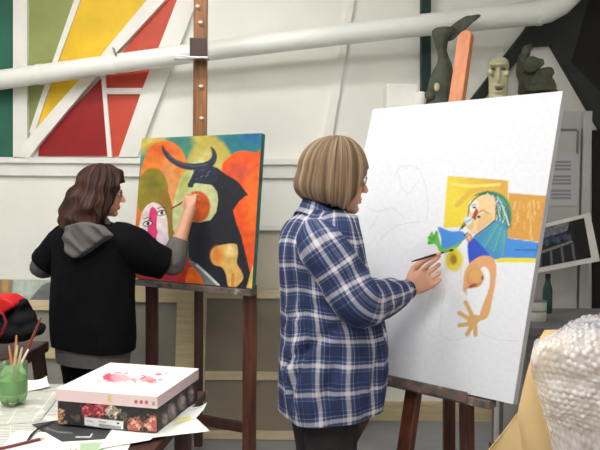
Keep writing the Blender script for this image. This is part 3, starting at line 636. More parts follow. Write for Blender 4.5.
for q in range(14): u_, v_ = 275+random.random()*85, 172+random.random()*50; a.line(z2([(u_, v_), (u_+12, v_-8)]), .9, random.choice(((120, 134, 160), (70, 84, 110), (26, 28, 40))), .7)
a.smooth(z2([(140, 66), (158, 92), (200, 128), (255, 143), (310, 140), (343, 125), (352, 100), (344, 70), (362, 84), (373, 110), (366, 140), (340, 165), (280, 172), (228, 166), (180, 142), (150, 112), (137, 86)]), (52, 58, 74)); a.line(z2([(165, 108), (210, 142), (270, 156), (330, 148)]), 1.2, (96, 106, 124), .7)
# pale face with eyes
a.smooth([(139, 250), (140, 222), (144, 209), (152, 202.5), (160, 205), (166, 214), (168, 232), (167, 250)], (240, 226, 224)).smooth([(148, 250), (149, 216), (152, 207), (157, 212), (157, 230), (166, 250)], (226, 60, 124)); a.smooth([(141, 262), (141, 238), (150, 234), (164, 240), (166, 262)], (222, 70, 124), .9).smooth([(157, 244), (158, 232), (166, 230), (167, 244)], (246, 226, 236))
for ex, ey in ((147.7, 223.5), (161.5, 213)):
    a.ell(ex, ey, 5, 3, (30, 30, 36), -12).ell(ex, ey+.2, 4, 2.1, (244, 240, 238), -12).ell(ex+.4, ey, 1.5, 1.9, (24, 40, 44)); a.line([(ex-4, ey-4.4), (ex, ey-6), (ex+4, ey-5)], .8, (50, 40, 44))
# lower strip
a.poly([(128, 258), (190, 258), (206, 300), (128, 300)], (170, 44, 40)); a.poly([(158, 250), (176, 246), (178, 300), (160, 300)], (196, 50, 76)).poly([(176, 250), (189, 262), (204, 285), (190, 290), (176, 280)], (184, 52, 36)).smooth([(188, 270), (196, 268), (205, 284), (186, 290)], (240, 110, 36))
a.smooth(z7([(248, 168), (290, 180), (350, 240), (395, 285), (330, 285), (300, 230)]), (110, 120, 124)).line(z7([(285, 185), (330, 225), (385, 278)]), 2.4, (214, 216, 210))
a.smooth(z7([(348, 140), (365, 105), (410, 90), (465, 88), (475, 130), (470, 175), (492, 215), (498, 250), (460, 290), (430, 280), (420, 230), (400, 195), (362, 180)]), (222, 180, 100)); a.ell(*z7([(380, 140)])[0], 6, 8, (226, 136, 60), soft=.9).ell(*z7([(440, 120)])[0], 5, 5, (240, 214, 150), soft=.9).line(z7([(450, 280), (452, 230)]), 3, (214, 130, 50), .9)
a.smooth(z7([(545, 185), (562, 180), (566, 330), (505, 330), (520, 270)]), (222, 192, 100))
a.noise(.22, .16).noise(.12, .7, 5)
obj('painted_picture', mb, M['art'], bp_, col=a.c)
tag(bp_, 'colourful painting of a dark horned bull on the left easel', 'painting')
e2 = empty('studio_easel', (BL2.x+W2*.4, 3.75, 0)); 
my = 3.72; ms = P(198.6, 60, my)
obj('mast', MB().beam(V((ms.x, my+.02, .03)), V((ms.x, my+.02, 1.0)), .045, .05), M['darkwood'], e2, bevel=.004)
obj('upper_mast', MB().beam(V((ms.x, my+.03, 1.0)), V((ms.x+.005, my+.05, 2.62)), .074, .04), M['mastwood'], e2, bevel=.004, label='worn lighter brown upper mast')
for v_, du_ in ((22, 1), (86, 1.5), (118, 2), (6, -2)): obj('paint_spot', MB().ellipsoid(P(199.5+du_, v_, my+.008), (.012, .003, .008)), M['tin'], e2)
c0 = P(198.5, 48, my-.02)
cl = obj('mast_clamp', MB().box(c0, (.088, .05, .10)), M['darkwood'], e2, bevel=.004)
obj('metal_plate', MB().box(P(197, 58.5, my-.03), (.13, .06, .012)).box(P(181, 58, my-.04), (.07, .05, .02)), M['steel'], cl, bevel=.002)
ta = BL2+E2*.02; tb = BL2+E2*(W2+.0)
obj('tray', MB().beam(ta-V((0, 0, .02))+NB2*.012, tb-V((0, 0, .02))+NB2*.012, .032, .06, (0, 0, 1)), M['paintymix'], e2, bevel=.004)
for u, yy, w in ((152, 3.70, .065), (250, 3.44, .07)):
    t = P(u, 284, yy); obj('leg', MB().beam(V((t.x, t.y, t.z-.005)), V((t.x, t.y, 0)), w, .04), M['darkwood'] if u < 200 else M['easelwood'], e2, bevel=.004)
aa, b_ = P(152, 420, 3.74), P(250, 420, 3.48); obj('crossbar', MB().beam(V((aa.x, 3.74, .22)), V((b_.x, 3.48, .22)), .05, .03, (0, 0, 1)), M['darkwood'], e2)
tag(e2, 'dark brown studio easel with tall mast holding the bull painting', 'easel')
# ================================================================= PEOPLE
def axes(yaw, pitch=0):
    f = V((math.cos(yaw)*math.cos(pitch), math.sin(yaw)*math.cos(pitch), math.sin(pitch))); l = V((-math.sin(yaw), math.cos(yaw), 0)); return f, l, f.cross(l)
def head_parts(mb, Hc, ax, s=1.0):
    f, l, u = ax; q = lambda x, y, z: Hc+(f*x+l*y+u*z)*s
    def el(x, y, z, rx, ry, rz): mb.ellipsoid(q(x, y, z), (rx*s, ry*s, rz*s), ax, 24, 16)
    el(-.012, 0, .032, .094, .074, .09); el(.030, 0, -.04, .062, .058, .078); el(.066, 0, -.098, .022, .024, .018)
    el(.066, 0, .028, .022, .05, .016); el(.05, .036, -.03, .03, .022, .03); el(.05, -.036, -.03, .03, .022, .03)
    mb.tube([q(.084, 0, .018), q(.098, 0, -.008), q(.108, 0, -.03)], [.008*s, .009*s, .011*s], 10, round_ends=True)
    el(.1, .010, -.034, .009, .007, .006); el(.1, -.010, -.034, .009, .007, .006)
    el(.086, 0, -.062, .011, .022, .0055); el(.084, 0, -.073, .011, .02, .006)
    for sy in (1, -1):
        mb.ellipsoid(q(-.005, sy*.077, -.005), (.019*s, .009*s, .032*s), (norm(f-l*sy*.3), norm(l+f*sy*.3), u), 14, 10)
    mb.tube([q(-.02, 0, -.03), q(-.03, 0, -.16)], [.05*s, .05*s], 16)
    return q
def hand(mb, wr, f, n, side, curls, s=1.0, thumb_to=None):
    """palm + five bent fingers; f towards the fingers, n out of the palm; returns index tip and thumb tip"""
    f = norm(f); n = norm(n-f*n.dot(f)); t = f.cross(n)*side
    q = lambda a, b, c: wr+(f*a+t*b+n*c)*s
    rings = []
    for a, hw, th in ((-.01, .024, .019), (.015, .029, .018), (.045, .037, .016), (.072, .040, .013), (.084, .038, .010)):
        rings.append([q(a, hw*math.copysign(abs(math.cos(k))**.75, math.cos(k)), th*math.copysign(abs(math.sin(k))**.8, math.sin(k))+.004*math.cos(k)) for k in [2*math.pi*i/16 for i in range(16)]])
    mb.loft(rings)
    tips = []
    for k, (off, Lf, r) in enumerate(((.0315, .072, .0076), (.0108, .079, .0078), (-.0108, .073, .0075), (-.0305, .058, .0068))):
        p = q(.084, off, .0); ang = 0; path = [q(.05, off*.85, 0), p]; sp = off*2.2
        for sg, c in zip((.46, .30, .24), curls[k]):
            ang += math.radians(c); d = f*math.cos(ang)+n*math.sin(ang)+t*sp*math.cos(ang)*.5; p = p+norm(d)*Lf*sg*s; path.append(p)
        mb.tube(path, [r*s*1.05, r*s*1.1, r*s, r*s*.92, r*s*.78], 10, round_ends=True); tips.append(p)
    b = q(.018, .024, .008); kn = q(.05, .048, .022)
    tgt = thumb_to if thumb_to is not None else tips[0]-n*.004+t*.012
    mid = kn+(tgt-kn)*.5+t*.008*s
    mb.tube([b, kn, mid, tgt], [.015*s, .0125*s, .0105*s, .0085*s], 10, round_ends=True)
    return tips
def arm(mb, sh_, el, wr, s=1.0):
    d = norm(wr-el)
    mb.tube([sh_, sh_+(el-sh_)*.5, el, el+(wr-el)*.25, el+(wr-el)*.7, wr+d*.012], [.05*s, .043*s, .036*s, .038*s, .028*s, .0245*s], 16, round_ends=True)
def superring(c, fx, ly, a, b, n=48, p=2.4, bias=0):
    out = []
    for k in range(n):
        t = 2*math.pi*k/n; ct, st_ = math.cos(t), math.sin(t)
        out.append(c+fx*a*math.copysign(abs(ct)**(2/p), ct)+ly*b*math.copysign(abs(st_)**(2/p), st_))
    return out
def garment(rows, org, f, l, m=40, n=64, fold=.006, seed=0, uvs=.0, hem=None, inner=.004, cap=False, pw=2.4, fscale=(6, 3.5), creases=(), neck=0):
    """rows: z, cx (forward), a (depth), b (width), cy ; lofted cloth tube with folds and its UVs in metres"""
    rs = interp_rows(rows, m); rings = []; uv = []
    for j, r_ in enumerate(rs):
        z, cx, a, b, cy = r_; c = org+f*cx+l*cy+V((0, 0, z)); ring = superring(c, f, l, a, b, n, pw)
        if hem: ring = [p+V((0, 0, hem(k/n)*max(0, (j/(m-1)-.7)/.3))) for k, p in enumerate(ring)]
        if neck: ring = [p-V((0, 0, neck*max(0, 1-j/(m-1)/.22)*math.cos(2*math.pi*k/n))) for k, p in enumerate(ring)]
        L = [0]
        for k in range(1, n+1): L.append(L[-1]+(ring[k % n]-ring[k-1]).length)
        nr = []
        for k, p in enumerate(ring):
            o = norm((p-c)*V((1, 1, 0))+V((0, 0, 0)))
            w = noise.noise(V((k/n*fscale[0]*2.2+(0), z*fscale[1], seed)))+.5*noise.noise(V((math.cos(2*math.pi*k/n)*5, math.sin(2*math.pi*k/n)*5+z*4, seed+z*5)))+.4*noise.noise(p*17+V((seed, 0, 0)))
            w2 = noise.noise(V((math.cos(2*math.pi*k/n)*2.4+seed, math.sin(2*math.pi*k/n)*2.4, z*4)))
            cr_d = 0
            for a0, z0_, a1, z1_, am, wd_ in creases:
                X0, X1, Xp = a0*1.2, a1*1.2, k/n*1.2; ex, ez_ = X1-X0, z1_-z0_; tt = min(1, max(0, ((Xp-X0)*ex+(p.z-z0_)*ez_)/(ex*ex+ez_*ez_))); dq = math.hypot(Xp-X0-tt*ex, p.z-z0_-tt*ez_)/wd_
                cr_d += am*(math.exp(-(dq-1.1)**2)-1.3*math.exp(-dq*dq*1.6))*math.sin(math.pi*(.15+.7*tt))
            nr.append(p+o*(fold*(.5*w+1.1*w2)+cr_d)); uv.append((L[k]/L[n]*1.176+.02*noise.noise(V((z*5, k/n*4, seed+3))), z+.012*math.sin(2*math.pi*k/n)+.02*noise.noise(V((k/n*7, z*3, seed)))))
        rings.append(nr)
    mb = MB(); mb.loft(rings, cap, 0, uv); return mb, rings
def sleeve(path, rad, n=40, m=46, fold=.006, seed=0, flat=1.0, elbow=None):
    pts = interp_rows([tuple(p)+(r_,) for p, r_ in zip(path, rad)], m); rings = []; uv = []; L = 0; sd = None
    for i, q in enumerate(pts):
        p = V(q[:3]); a = V(pts[max(0, i-1)][:3]); b = V(pts[min(m-1, i+1)][:3]); d = norm(b-a)
        if i: L += (p-V(pts[i-1][:3])).length
        if sd is None: sd = norm(V((0, -1, .2))-d*V((0, -1, .2)).dot(d))
        else: sd = norm(sd-d*sd.dot(d))
        w = d.cross(sd); ring = []
        for k in range(n):
            t = 2*math.pi*k/n; o = sd*math.cos(t)+w*math.sin(t)
            fo = noise.noise(V((math.cos(t)*1.6+seed, math.sin(t)*1.6, L*16)))+.6*noise.noise(V((math.cos(t)*3, math.sin(t)*3+seed, L*30)))
            if elbow: fo += elbow[1]*math.exp(-((L-elbow[0])/.06)**2)*math.sin(L*150+3*math.cos(t)+2*math.sin(t))
            ring.append(p+o*(q[3]+fold*fo)); uv.append((k/n*2*math.pi*.075, L))
        rings.append(ring)
    return MB().loft(rings, False, 0, uv)
def hair_shell(Hc, ax, a_f, a_b, b_, h, zend, bulge, tuck, colfn, nphi=220, nt=44, groove=.003, wave=0, seed=0, thick=.018, czl=.02):
    f, l, u = ax; c = Hc+u*czl; vs = []; cols = []; uvq = []
    for j in range(nt+1):
        t = j/nt
        for i in range(nphi):
            ph = 2*math.pi*i/nphi-math.pi; cp, sp = math.cos(ph), math.sin(ph)
            a = a_f if cp > 0 else a_b; R = 1/math.sqrt((cp/a)**2+(sp/b_)**2)
            g = noise.noise(V((cp*13+seed, sp*13, t*.8)))+.7*noise.noise(V((cp*34, sp*34+seed, t*1.6)))+.5*noise.noise(V((cp*80+seed, sp*80, t*2)))
            ze = zend(ph)+.008*noise.noise(V((cp*9, sp*9+seed, 2)))
            if ze >= 0: ee = math.asin(min(.95, ze/h)); e_ = math.pi/2+(ee-math.pi/2)*t; z = h*math.sin(e_); r_ = R*math.cos(e_)
            else:
                arc = math.pi/2*(h+R)/2; tot = arc-ze; dd = t*tot
                if dd < arc: e_ = math.pi/2*(1-dd/arc); z = h*math.sin(e_); r_ = R*math.cos(e_)
                else:
                    z = -(dd-arc); s_ = z/ze; r_ = R*(1+bulge(ph)*math.sin(min(1, s_)*math.pi*.62)-tuck*s_**4)
            d = f*cp+l*sp; p = c+d*r_+u*z; out = norm(d*r_/max(R, 1e-3)+u*max(z, 0)/h)
            p = p+out*groove*g*min(1, t*4)
            if wave: p = p+V((noise.noise(p*16+V((seed, 0, 0))), noise.noise(p*16+V((0, seed, 5))), noise.noise(p*16+V((5, 5, seed)))*.6))*wave*min(1, max(0, t-.2)*2.2)*(.3 if 0 < ph < 2.0 else 1)
            vs.append(p); cols.append(colfn(g, cp, sp, t))
    n = len(vs); fs = []
    for j in range(nt):
        for i in range(nphi): fs.append((j*nphi+i, (j+1)*nphi+i, (j+1)*nphi+(i+1) % nphi, j*nphi+(i+1) % nphi))
    inn = [p+(c+V((0, 0, 0))-p)*(thick/max(.03, (p-c).length)) for p in vs]
    fs += [tuple(q+n for q in ff[::-1]) for ff in list(fs)]
    for i in range(nphi): a_, b2 = nt*nphi+i, nt*nphi+(i+1) % nphi; fs.append((b2, a_, a_+n, b2+n))
    mb = MB().add(vs+inn, fs); return mb, np.array(cols+cols)
def spectacles(parent, q, s, fm, rx=.024, rz=.017):
    rt = None
    for sy in (1, -1):
        ring = [q(.094-.25*abs(y_)*.4, y_, .006+rz*math.sin(k)) for k, y_ in [(2*math.pi*i/20, sy*.032+rx*math.cos(2*math.pi*i/20)) for i in range(20)]]
        mb = MB().tube(ring+[ring[0]], .0022*s, 6, cap=False).tube([q(.092, sy*.056, .01), q(.05, sy*.076, .008), q(-.005, sy*.083, .006), q(-.02, sy*.082, -.012)], .0018*s, 6)
        if sy == 1: mb.tube([q(.094, .009, .01), q(.098, 0, .012), q(.094, -.009, .01)], .0022*s, 6)
        o = obj('spectacle_frame', mb, fm, parent, smooth=True)
        obj('lens', MB().add([q(.094-.1*abs(sy*.032), sy*.032, .006)+V((0, 0, 0))]+ring, [(0, i+1, (i+1) % 20+1) for i in range(20)]), M['glass'], o)
def eyes(parent, q, ax, s):
    f, l, u = ax
    for sy in (1, -1):
        c = q(.074, sy*.031, .004); o = obj('eye', MB().ellipsoid(c, (.0125*s,)*3, ax, 16, 10), M['eye'], parent, smooth=True)
        obj('iris', MB().ellipsoid(c+f*.0095*s, (.004*s, .0055*s, .0055*s), ax, 12, 8), M['iris'], o, smooth=True)
def legs_body(mb, org, f, l, hip, hw):
    for sy in (1, -1):
        a = org+l*sy*hw; mb.tube([a+V((0, 0, hip)), a+V((0, 0, hip*.55))+f*.01, a+V((0, 0, .28))-f*.0, a+V((0, 0, .07))-f*.02], [.075, .055, .048, .034], 14, round_ends=True)
        mb.tube([a+V((0, 0, .045))-f*.03, a+V((0, 0, .035))+f*.06, a+V((0, 0, .03))+f*.12], [.032, .03, .022], 12, round_ends=True)
def trousers(parent, org, f, l, hip, hw, m, ra=.092, top=.82):
    mb = MB()
    for sy in (1, -1):
        a = org+l*sy*hw; mb.tube([a+V((0, 0, top)), a+V((0, 0, hip*.8)), a+V((0, 0, hip*.55))+f*.012, a+V((0, 0, .28)), a+V((0, 0, .06))-f*.01], [ra*1.12, ra*1.05, ra*.86, ra*.76, ra*.72], 24)
    mb.ellipsoid(org+V((0, 0, top-.02)), (.135, .165, .12), (f, l, V((0, 0, 1))), 24, 14)
    r_ = remesh(mb, .008, 3)
    for p in r_.v: p += (p-org)*V((1, 1, 0))*.06*noise.noise(V((p.x*14, p.y*14, p.z*7)))
    return obj('trousers', r_, m, parent, smooth=True)
def shoes(parent, org, f, l, hw):
    for sy in (1, -1):
        a = org+l*sy*hw; rings = []
        for x_, hw_, hh in ((-.075, .02, .04), (-.06, .034, .07), (-.02, .037, .085), (.03, .039, .075), (.09, .043, .055), (.15, .038, .04), (.175, .02, .025)):
            rings.append([a+f*x_+l*hw_*math.cos(k)+V((0, 0, max(.0, hh/2+hh/2*math.sin(k)))) for k in [2*math.pi*i/16 for i in range(16)]])
        obj('shoe', MB().loft(rings), M['shoe'], parent, smooth=True)
def brush(label, butt, tip, m, r0=.004, grp=None, ends=(.72, .86)):
    d = tip-butt; t = empty('paintbrush', butt)
    obj('handle', MB().tube([butt, butt+d*.1, butt+d*.45, butt+d*ends[0]], [r0*.5, r0*.8, r0*1.15, r0*.8], 10, round_ends=True), m, t, smooth=True)
    obj('ferrule', MB().tube([butt+d*ends[0], butt+d*ends[1]], [r0*.85, r0*.95], 10), M['steel'], t, smooth='angle')
    obj('bristles', MB().tube([butt+d*ends[1], butt+d*(ends[1]*.45+.55), tip], [r0*.95, r0*1.15, r0*.35], 10), M['bristle'], t, smooth=True)
    return tag(t, label, 'paintbrush', grp)
def split_lips(r_, q, ax, s):
    f, l, u = ax; c = q(.088, 0, -.0675)
    for i, fc in enumerate(r_.f):
        d = r_.v[fc[0]]-c
        if abs(d.dot(l)) < .018*s and abs(d.dot(u)) < .0105*s and -.004 < d.dot(f) < .03: r_.m[i] = 1
def solve_hand(curls, s, d, Nn):
    """frame (f, n) that brings the pinch of a hand with these curls along the vector d from the wrist"""
    tmp = MB(); F0_, N0 = V((1, 0, 0)), V((0, 0, 1)); t0 = F0_.cross(N0); tp = hand(tmp, V((0, 0, 0)), F0_, N0, 1, curls, s); off = tp[0]+t0*.008
    e1 = off.normalized(); e3 = norm(N0-e1*N0.dot(e1)); e2 = e3.cross(e1); E1 = norm(d); E3 = norm(Nn-E1*Nn.dot(E1)); E2 = E3.cross(E1)
    Q = Matrix((E1, E2, E3)).transposed() @ Matrix((e1, e2, e3)); return Q @ F0_, Q @ N0, off.length
def reach(u, v, pinch, D):
    """point on the sight line (u,v) at distance D from the pinch, on the near side"""
    best = min((abs((P(u, v, pinch.y-k*.002)-pinch).length-D), k) for k in range(0, 90)); return P(u, v, pinch.y-best[1]*.002)
# ------------------------------------------------ painter in plaid
D2 = 2.35
yaw = math.radians(16); f, l, u = axes(yaw); og = P(325, 300, D2); og.z = 0
hax = axes(yaw-.02, -.06); Hc = P(336.5, 179.5, D2)
mb = MB(); q = head_parts(mb, Hc, hax, 1.0)
nb = og+V((0, 0, 1.36))-f*.012
mb.tube([Hc-hax[0]*.025-hax[2]*.05, nb-f*.005, nb-V((0, 0, .06))-f*.01], [.05, .05, .06], 18)
tor = [(1.36, -.02, .05, .07, 0), (1.31, -.02, .08, .15, 0), (1.24, -.02, .1, .17, 0), (1.1, 0, .115, .155, 0), (.95, 0, .115, .16, 0), (.82, 0, .12, .17, 0), (.74, 0, .1, .15, 0)]
mb.loft([superring(og+f*r_[1]+V((0, 0, r_[0])), f, l, r_[2], r_[3], 28, 2.2) for r_ in tor])
legs_body(mb, og, f, l, .78, .085)
SHR = P(321, 246, D2-.165); ELB = P(357, 303, D2-.20)
tipc = PP(453.5, 249.5, BL-NB*.004, NB); butt = P(412, 261.5, tipc.y-.17)
pinch = butt+(tipc-butt)*.63
Fd = norm(V((.60, .26, .62))); Nn = V((-.15, .95, -.45))
cur = [(10, 26, 20), (26, 40, 30), (38, 50, 36), (46, 56, 40)]
_, _, D_ = solve_hand(cur, 1.05, Fd, Nn); WR = reach(409, 289.5, pinch, D_); Fd, Nn, _ = solve_hand(cur, 1.05, pinch-WR, V((-.3, .85, -.6)))
hand(mb, WR, Fd, Nn, 1, cur, 1.05, thumb_to=pinch-Nn*.010)
arm(mb, SHR, ELB, WR)
SHL = og+l*.17+V((0, 0, 1.29)); ELL = og+l*.225+f*.02+V((0, 0, 1.02)); WRL = og+l*.225+f*.10+V((0, 0, .79))
arm(mb, SHL, ELL, WRL); hand(mb, WRL, V((.1, 0, -1)), -l, -1, [(15, 22, 15), (18, 25, 15), (20, 28, 18), (24, 28, 18)], .95)
r_ = remesh(mb, .003, 2); split_lips(r_, q, hax, 1.0)
p2 = obj('person', r_, [M['skin'], M['lips']], None, smooth=True, org=og)
tag(p2, 'woman with a blonde bob in a blue plaid shirt painting the big white canvas', 'person')
eyes(p2, q, hax, 1.0); spectacles(p2, q, 1.0, M['wire'])
def zend2(ph):
    d = abs(math.degrees(ph)); 
    if d < 10: return .04
    if d < 82: k = (d-10)/72; k = k*k*(3-2*k); return .04+(-.126-.04)*k
    return -.126+.03*min(1, (d-82)/90)
HB = np.array([S(84, 68, 54), S(122, 100, 78), S(158, 134, 106), S(200, 180, 150)])
def col2(g, cp, sp, t):
    k = np.clip(.45+.42*g+.35*noise.noise(V((cp*6, sp*6, 1)))-.12*abs(t-.55), 0, .999)*3; i = int(k); c = HB[i]*(1-k+i)+HB[i+1]*(k-i)
    return c*(1-.1*(t < .1))
hm, hcx = hair_shell(Hc, hax, .109, .141, .099, .127, zend2, lambda ph: .09 if abs(ph) > 1.3 else .0, .26, col2, seed=3, groove=.0048, czl=.024)
hr = obj('hair', hm, M['hair'], p2, smooth=True, col=hcx)
# clothing
sc = [(1.39, .004, .07, .07, 0), (1.42, .006, .069, .066, 0), (1.45, .008, .066, .062, 0)]
mb_, _ = garment([(1.365, .0, .07, .075, 0)]+sc, og, f, l, 14, 40, .003, 5); obj('black_neck_scarf', mb_, M['blackknit'], p2, smooth=True)
rows = [(1.39, .016, .072, .07, 0), (1.38, .012, .076, .078, 0), (1.366, .0, .088, .118, 0), (1.34, -.016, .104, .168, 0), (1.29, -.024, .124, .198, 0), (1.22, -.018, .138, .208, 0), (1.11, .002, .15, .208, 0), (.97, .02, .168, .216, 0), (.85, .022, .177, .222, 0), (.77, .022, .177, .224, 0), (.715, .022, .174, .222, 0)]
mb_, _ = garment(rows, og, f, l  , 76, 110, .0125, 2, hem=lambda a_: .028*math.cos(2*math.pi*a_)-.012, neck=.036, creases=[(.80, 1.08, .52, .86, .012, .020), (.70, 1.10, .50, 1.0, .009, .018), (.62, .98, .56, .74, .012, .022), (.72, .92, .66, .73, .009, .024), (.84, .98, .80, .76, .007, .024), (.58, 1.24, .56, 1.05, .008, .022), (.52, .88, .58, .72, .012, .02), (.92, 1.16, .88, .95, .008, .024), (.76, .86, .78, .72, .006, .02)])
shirt = obj('plaid_shirt', mb_, M['plaid'], p2, smooth=True)
col_ = [[nb+f*(.014+x_)*1+superring(V((0, 0, 0)), f, l, a_, b_2, 40, 2.1)[k]+V((0, 0, z_-.012-.04*math.cos(2*math.pi*k/40))) for k in range(40)] for x_, a_, b_2, z_ in ((.0, .064, .066, .0), (-.002, .068, .07, .034), (-.006, .075, .079, .032), (-.01, .092, .104, -.012))]
cu = [(k/40*.45, j*.03) for j in range(4) for k in range(40)]
obj('collar', MB().loft(col_, False, 0, cu), M['plaid'], shirt, smooth=True)
cuff = WR+norm(ELB-WR)*.030
mb_ = sleeve([SHR+V((-.02, .06, .045)), SHR+V((-.002, .0, .004)), SHR+(ELB-SHR)*.5+V((.004, 0, 0)), ELB+V((.004, 0, .004)), ELB+(cuff-ELB)*.35+V((0, 0, -.004)), ELB+(cuff-ELB)*.75+V((0, 0, -.004)), cuff], [.048, .078, .082, .078, .074, .055, .036], seed=4, fold=.0075, elbow=(.34, .004), m=70, n=56)
obj('sleeve', mb_, M['plaid'], shirt, smooth=True)
d_ = norm(WR-cuff); obj('cuff', MB().tube([cuff-d_*.02, cuff-d_*.018, cuff+d_*.02, cuff+d_*.022, cuff+d_*.018], [.034, .039, .036, .033, .030], 28, cap=False, uv=True), M['plaid'], shirt, smooth=True)
mb_ = sleeve([SHL+V((0, -.05, .05)), SHL, SHL+(ELL-SHL)*.5, ELL, ELL+(WRL-ELL)*.5, WRL+(ELL-WRL)*.1], [.07, .078, .074, .07, .058, .04], seed=9, m=40); obj('sleeve', mb_, M['plaid'], shirt, smooth=True)
trousers(p2, og, f, l, .78, .075, M['trouser'], .088, .80); shoes(p2, og, f, l, .085)
brush('black handled brush held by the woman in plaid, touching her canvas', butt, tipc, M['brushblack'], .0042, ends=(.74, .88))
# ------------------------------------------------ painter in black
D1 = 3.30
yaw = math.radians(66); f, l, u = axes(yaw); og = P(93, 300, D1); og.z = 0
hax = axes(math.radians(21), -.10); Hc = P(102, 192.5, D1)
mb = MB(); q = head_parts(mb, Hc, hax, .97)
nb = og+V((0, 0, 1.29))
mb.tube([Hc-hax[2]*.06, nb, nb-V((0, 0, .06))], [.05, .05, .06], 18)
tor = [(1.27, 0, .05, .07, 0), (1.23, 0, .08, .15, 0), (1.16, 0, .1, .17, 0), (1.0, .0, .115, .155, 0), (.85, 0, .11, .15, 0), (.76, 0, .12, .165, 0), (.68, 0, .1, .15, 0)]
mb.loft([superring(og+f*r_[1]+V((0, 0, r_[0])), f, l, r_[2], r_[3], 28, 2.2) for r_ in tor])
legs_body(mb, og, f, l, .72, .085)
SHR = P(124, 240, D1-.04); ELB = P(172, 262, D1+.08)
tip1 = PP(196.5, 194.5, BL2-NB2*.004, NB2); butt1 = P(170.5, 209, tip1.y-.10); pinch = butt1+(tip1-butt1)*.66
Fd = norm(V((-.02, .42, .9))); Nn = V((.25, .95, -.3))
cur = [(42, 55, 30), (48, 62, 34), (54, 64, 36), (58, 66, 36)]
tmp = MB(); tp = hand(tmp, V((0, 0, 0)), Fd, Nn, 1, cur, .95); tv = norm(norm(Fd).cross(norm(Nn-Fd*Nn.dot(Fd)))); off = tp[0]+tv*.008
WR = pinch-off
hand(mb, WR, Fd, Nn, 1, cur, .95, thumb_to=pinch+Nn.normalized()*.010); arm(mb, SHR, ELB, WR, 1.14)
SHL = og+l*.17+V((0, 0, 1.2)); ELL = P(42, 266, D1+.1); WRL = ELL+f*.21-l*.05+V((0, 0, .0))
arm(mb, SHL, ELL, WRL, .98); hand(mb, WRL, f-l*.2, V((0, 0, -1)), -1, [(15, 22, 15), (18, 25, 15), (20, 28, 18), (24, 28, 18)], .95)
r_ = remesh(mb, .003, 2); split_lips(r_, q, hax, .97)
p1 = obj('person', r_, [M['skin'], M['lips']], None, smooth=True, org=og)
tag(p1, 'woman with wavy brown hair in a black tunic, painting the bull picture', 'person')
eyes(p1, q, hax, .97); spectacles(p1, q, .97, M['frame'])
def zend1(ph):
    d = abs(math.degrees(ph))
    if d < 40: return .045
    if d < 76: k = (d-40)/36; k = k*k*(3-2*k); return .045+(-.165-.045)*k
    return -.165-.04*min(1, (d-76)/60)
HD = np.array([S(30, 18, 16), S(52, 32, 27), S(74, 47, 38), S(98, 66, 52)])
def col1(g, cp, sp, t):
    k = np.clip(.36+.34*g+.4*noise.noise(V((cp*5, sp*5, t*6))), 0, .999)*3; i = int(k); return HD[i]*(1-k+i)+HD[i+1]*(k-i)
hm, hcx = hair_shell(Hc, hax, .106, .128, .104, .122, zend1, lambda ph: .06+.42*min(1, max(0, (abs(ph)-1.35)/.6)) if ph < 0 or ph > 2.2 else .10, .06, col1, seed=11, groove=.006, wave=.026, czl=.020, thick=.03)
obj('hair', hm, M['hair'], p1, smooth=True, col=hcx)
obj('hair_clip', MB().ellipsoid(Hc-hax[0]*.135-hax[2]*.02, (.02, .03, .025), hax), M['blackcloth'], p1, smooth=True)
mb_, _ = garment([(.80, .0, .14, .185, 0), (.70, 0, .142, .188, 0), (.655, 0, .142, .186, 0), (.61, 0, .138, .182, 0)], og, f, l, 16, 60, .006, 6); obj('grey_jersey', mb_, M['greyjersey'], p1, smooth=True)
rows = [(1.30, .0, .066, .075, 0), (1.285, -.004, .085, .12, 0), (1.26, -.008, .108, .175, 0), (1.22, -.01, .13, .208, 0), (1.12, 0, .142, .214, 0), (.98, 0, .15, .215, 0), (.84, 0, .152, .216, 0), (.74, 0, .154, .217, 0), (.685, 0, .152, .214, 0)]
mb_, _ = garment(rows, og, f, l, 54, 80, .008, 12, hem=lambda a_: .012*math.sin(2*math.pi*a_)); vest = obj('black_tunic', mb_, M['blackcloth'], p1, smooth=True)
dd = ELB-SHR
mb_ = sleeve([SHR+V((-.06, 0, .01)), SHR+V((.0, 0, -.012)), SHR+dd*.4+V((0, 0, -.03)), SHR+dd*.65+V((0, 0, -.028)), SHR+dd*.84+V((0, 0, -.024))], [.08, .10, .098, .084, .078], seed=14, fold=.007); obj('sleeve', mb_, M['blackcloth'], vest, smooth=True)
up_ = WR-ELB
mb_ = sleeve([SHR+dd*.5, SHR+dd*.9, ELB+V((.002, 0, 0)), ELB+up_*.22, ELB+up_*.42], [.05, .056, .064, .060, .050], seed=17, fold=.005); obj('grey_sleeve', mb_, M['greyjersey'], p1, smooth=True)
dl = ELL-SHL
mb_ = sleeve([SHL+V((.05, 0, .012)), SHL+V((0, 0, -.01)), SHL+dl*.5, SHL+dl*.9], [.075, .088, .078, .074], seed=19, fold=.006); obj('sleeve', mb_, M['blackcloth'], vest, smooth=True)
mb_ = sleeve([SHL+dl*.6, ELL, ELL+(WRL-ELL)*.3, ELL+(WRL-ELL)*.8], [.052, .058, .052, .036], seed=21, fold=.005); obj('grey_sleeve', mb_, M['greyjersey'], p1, smooth=True)
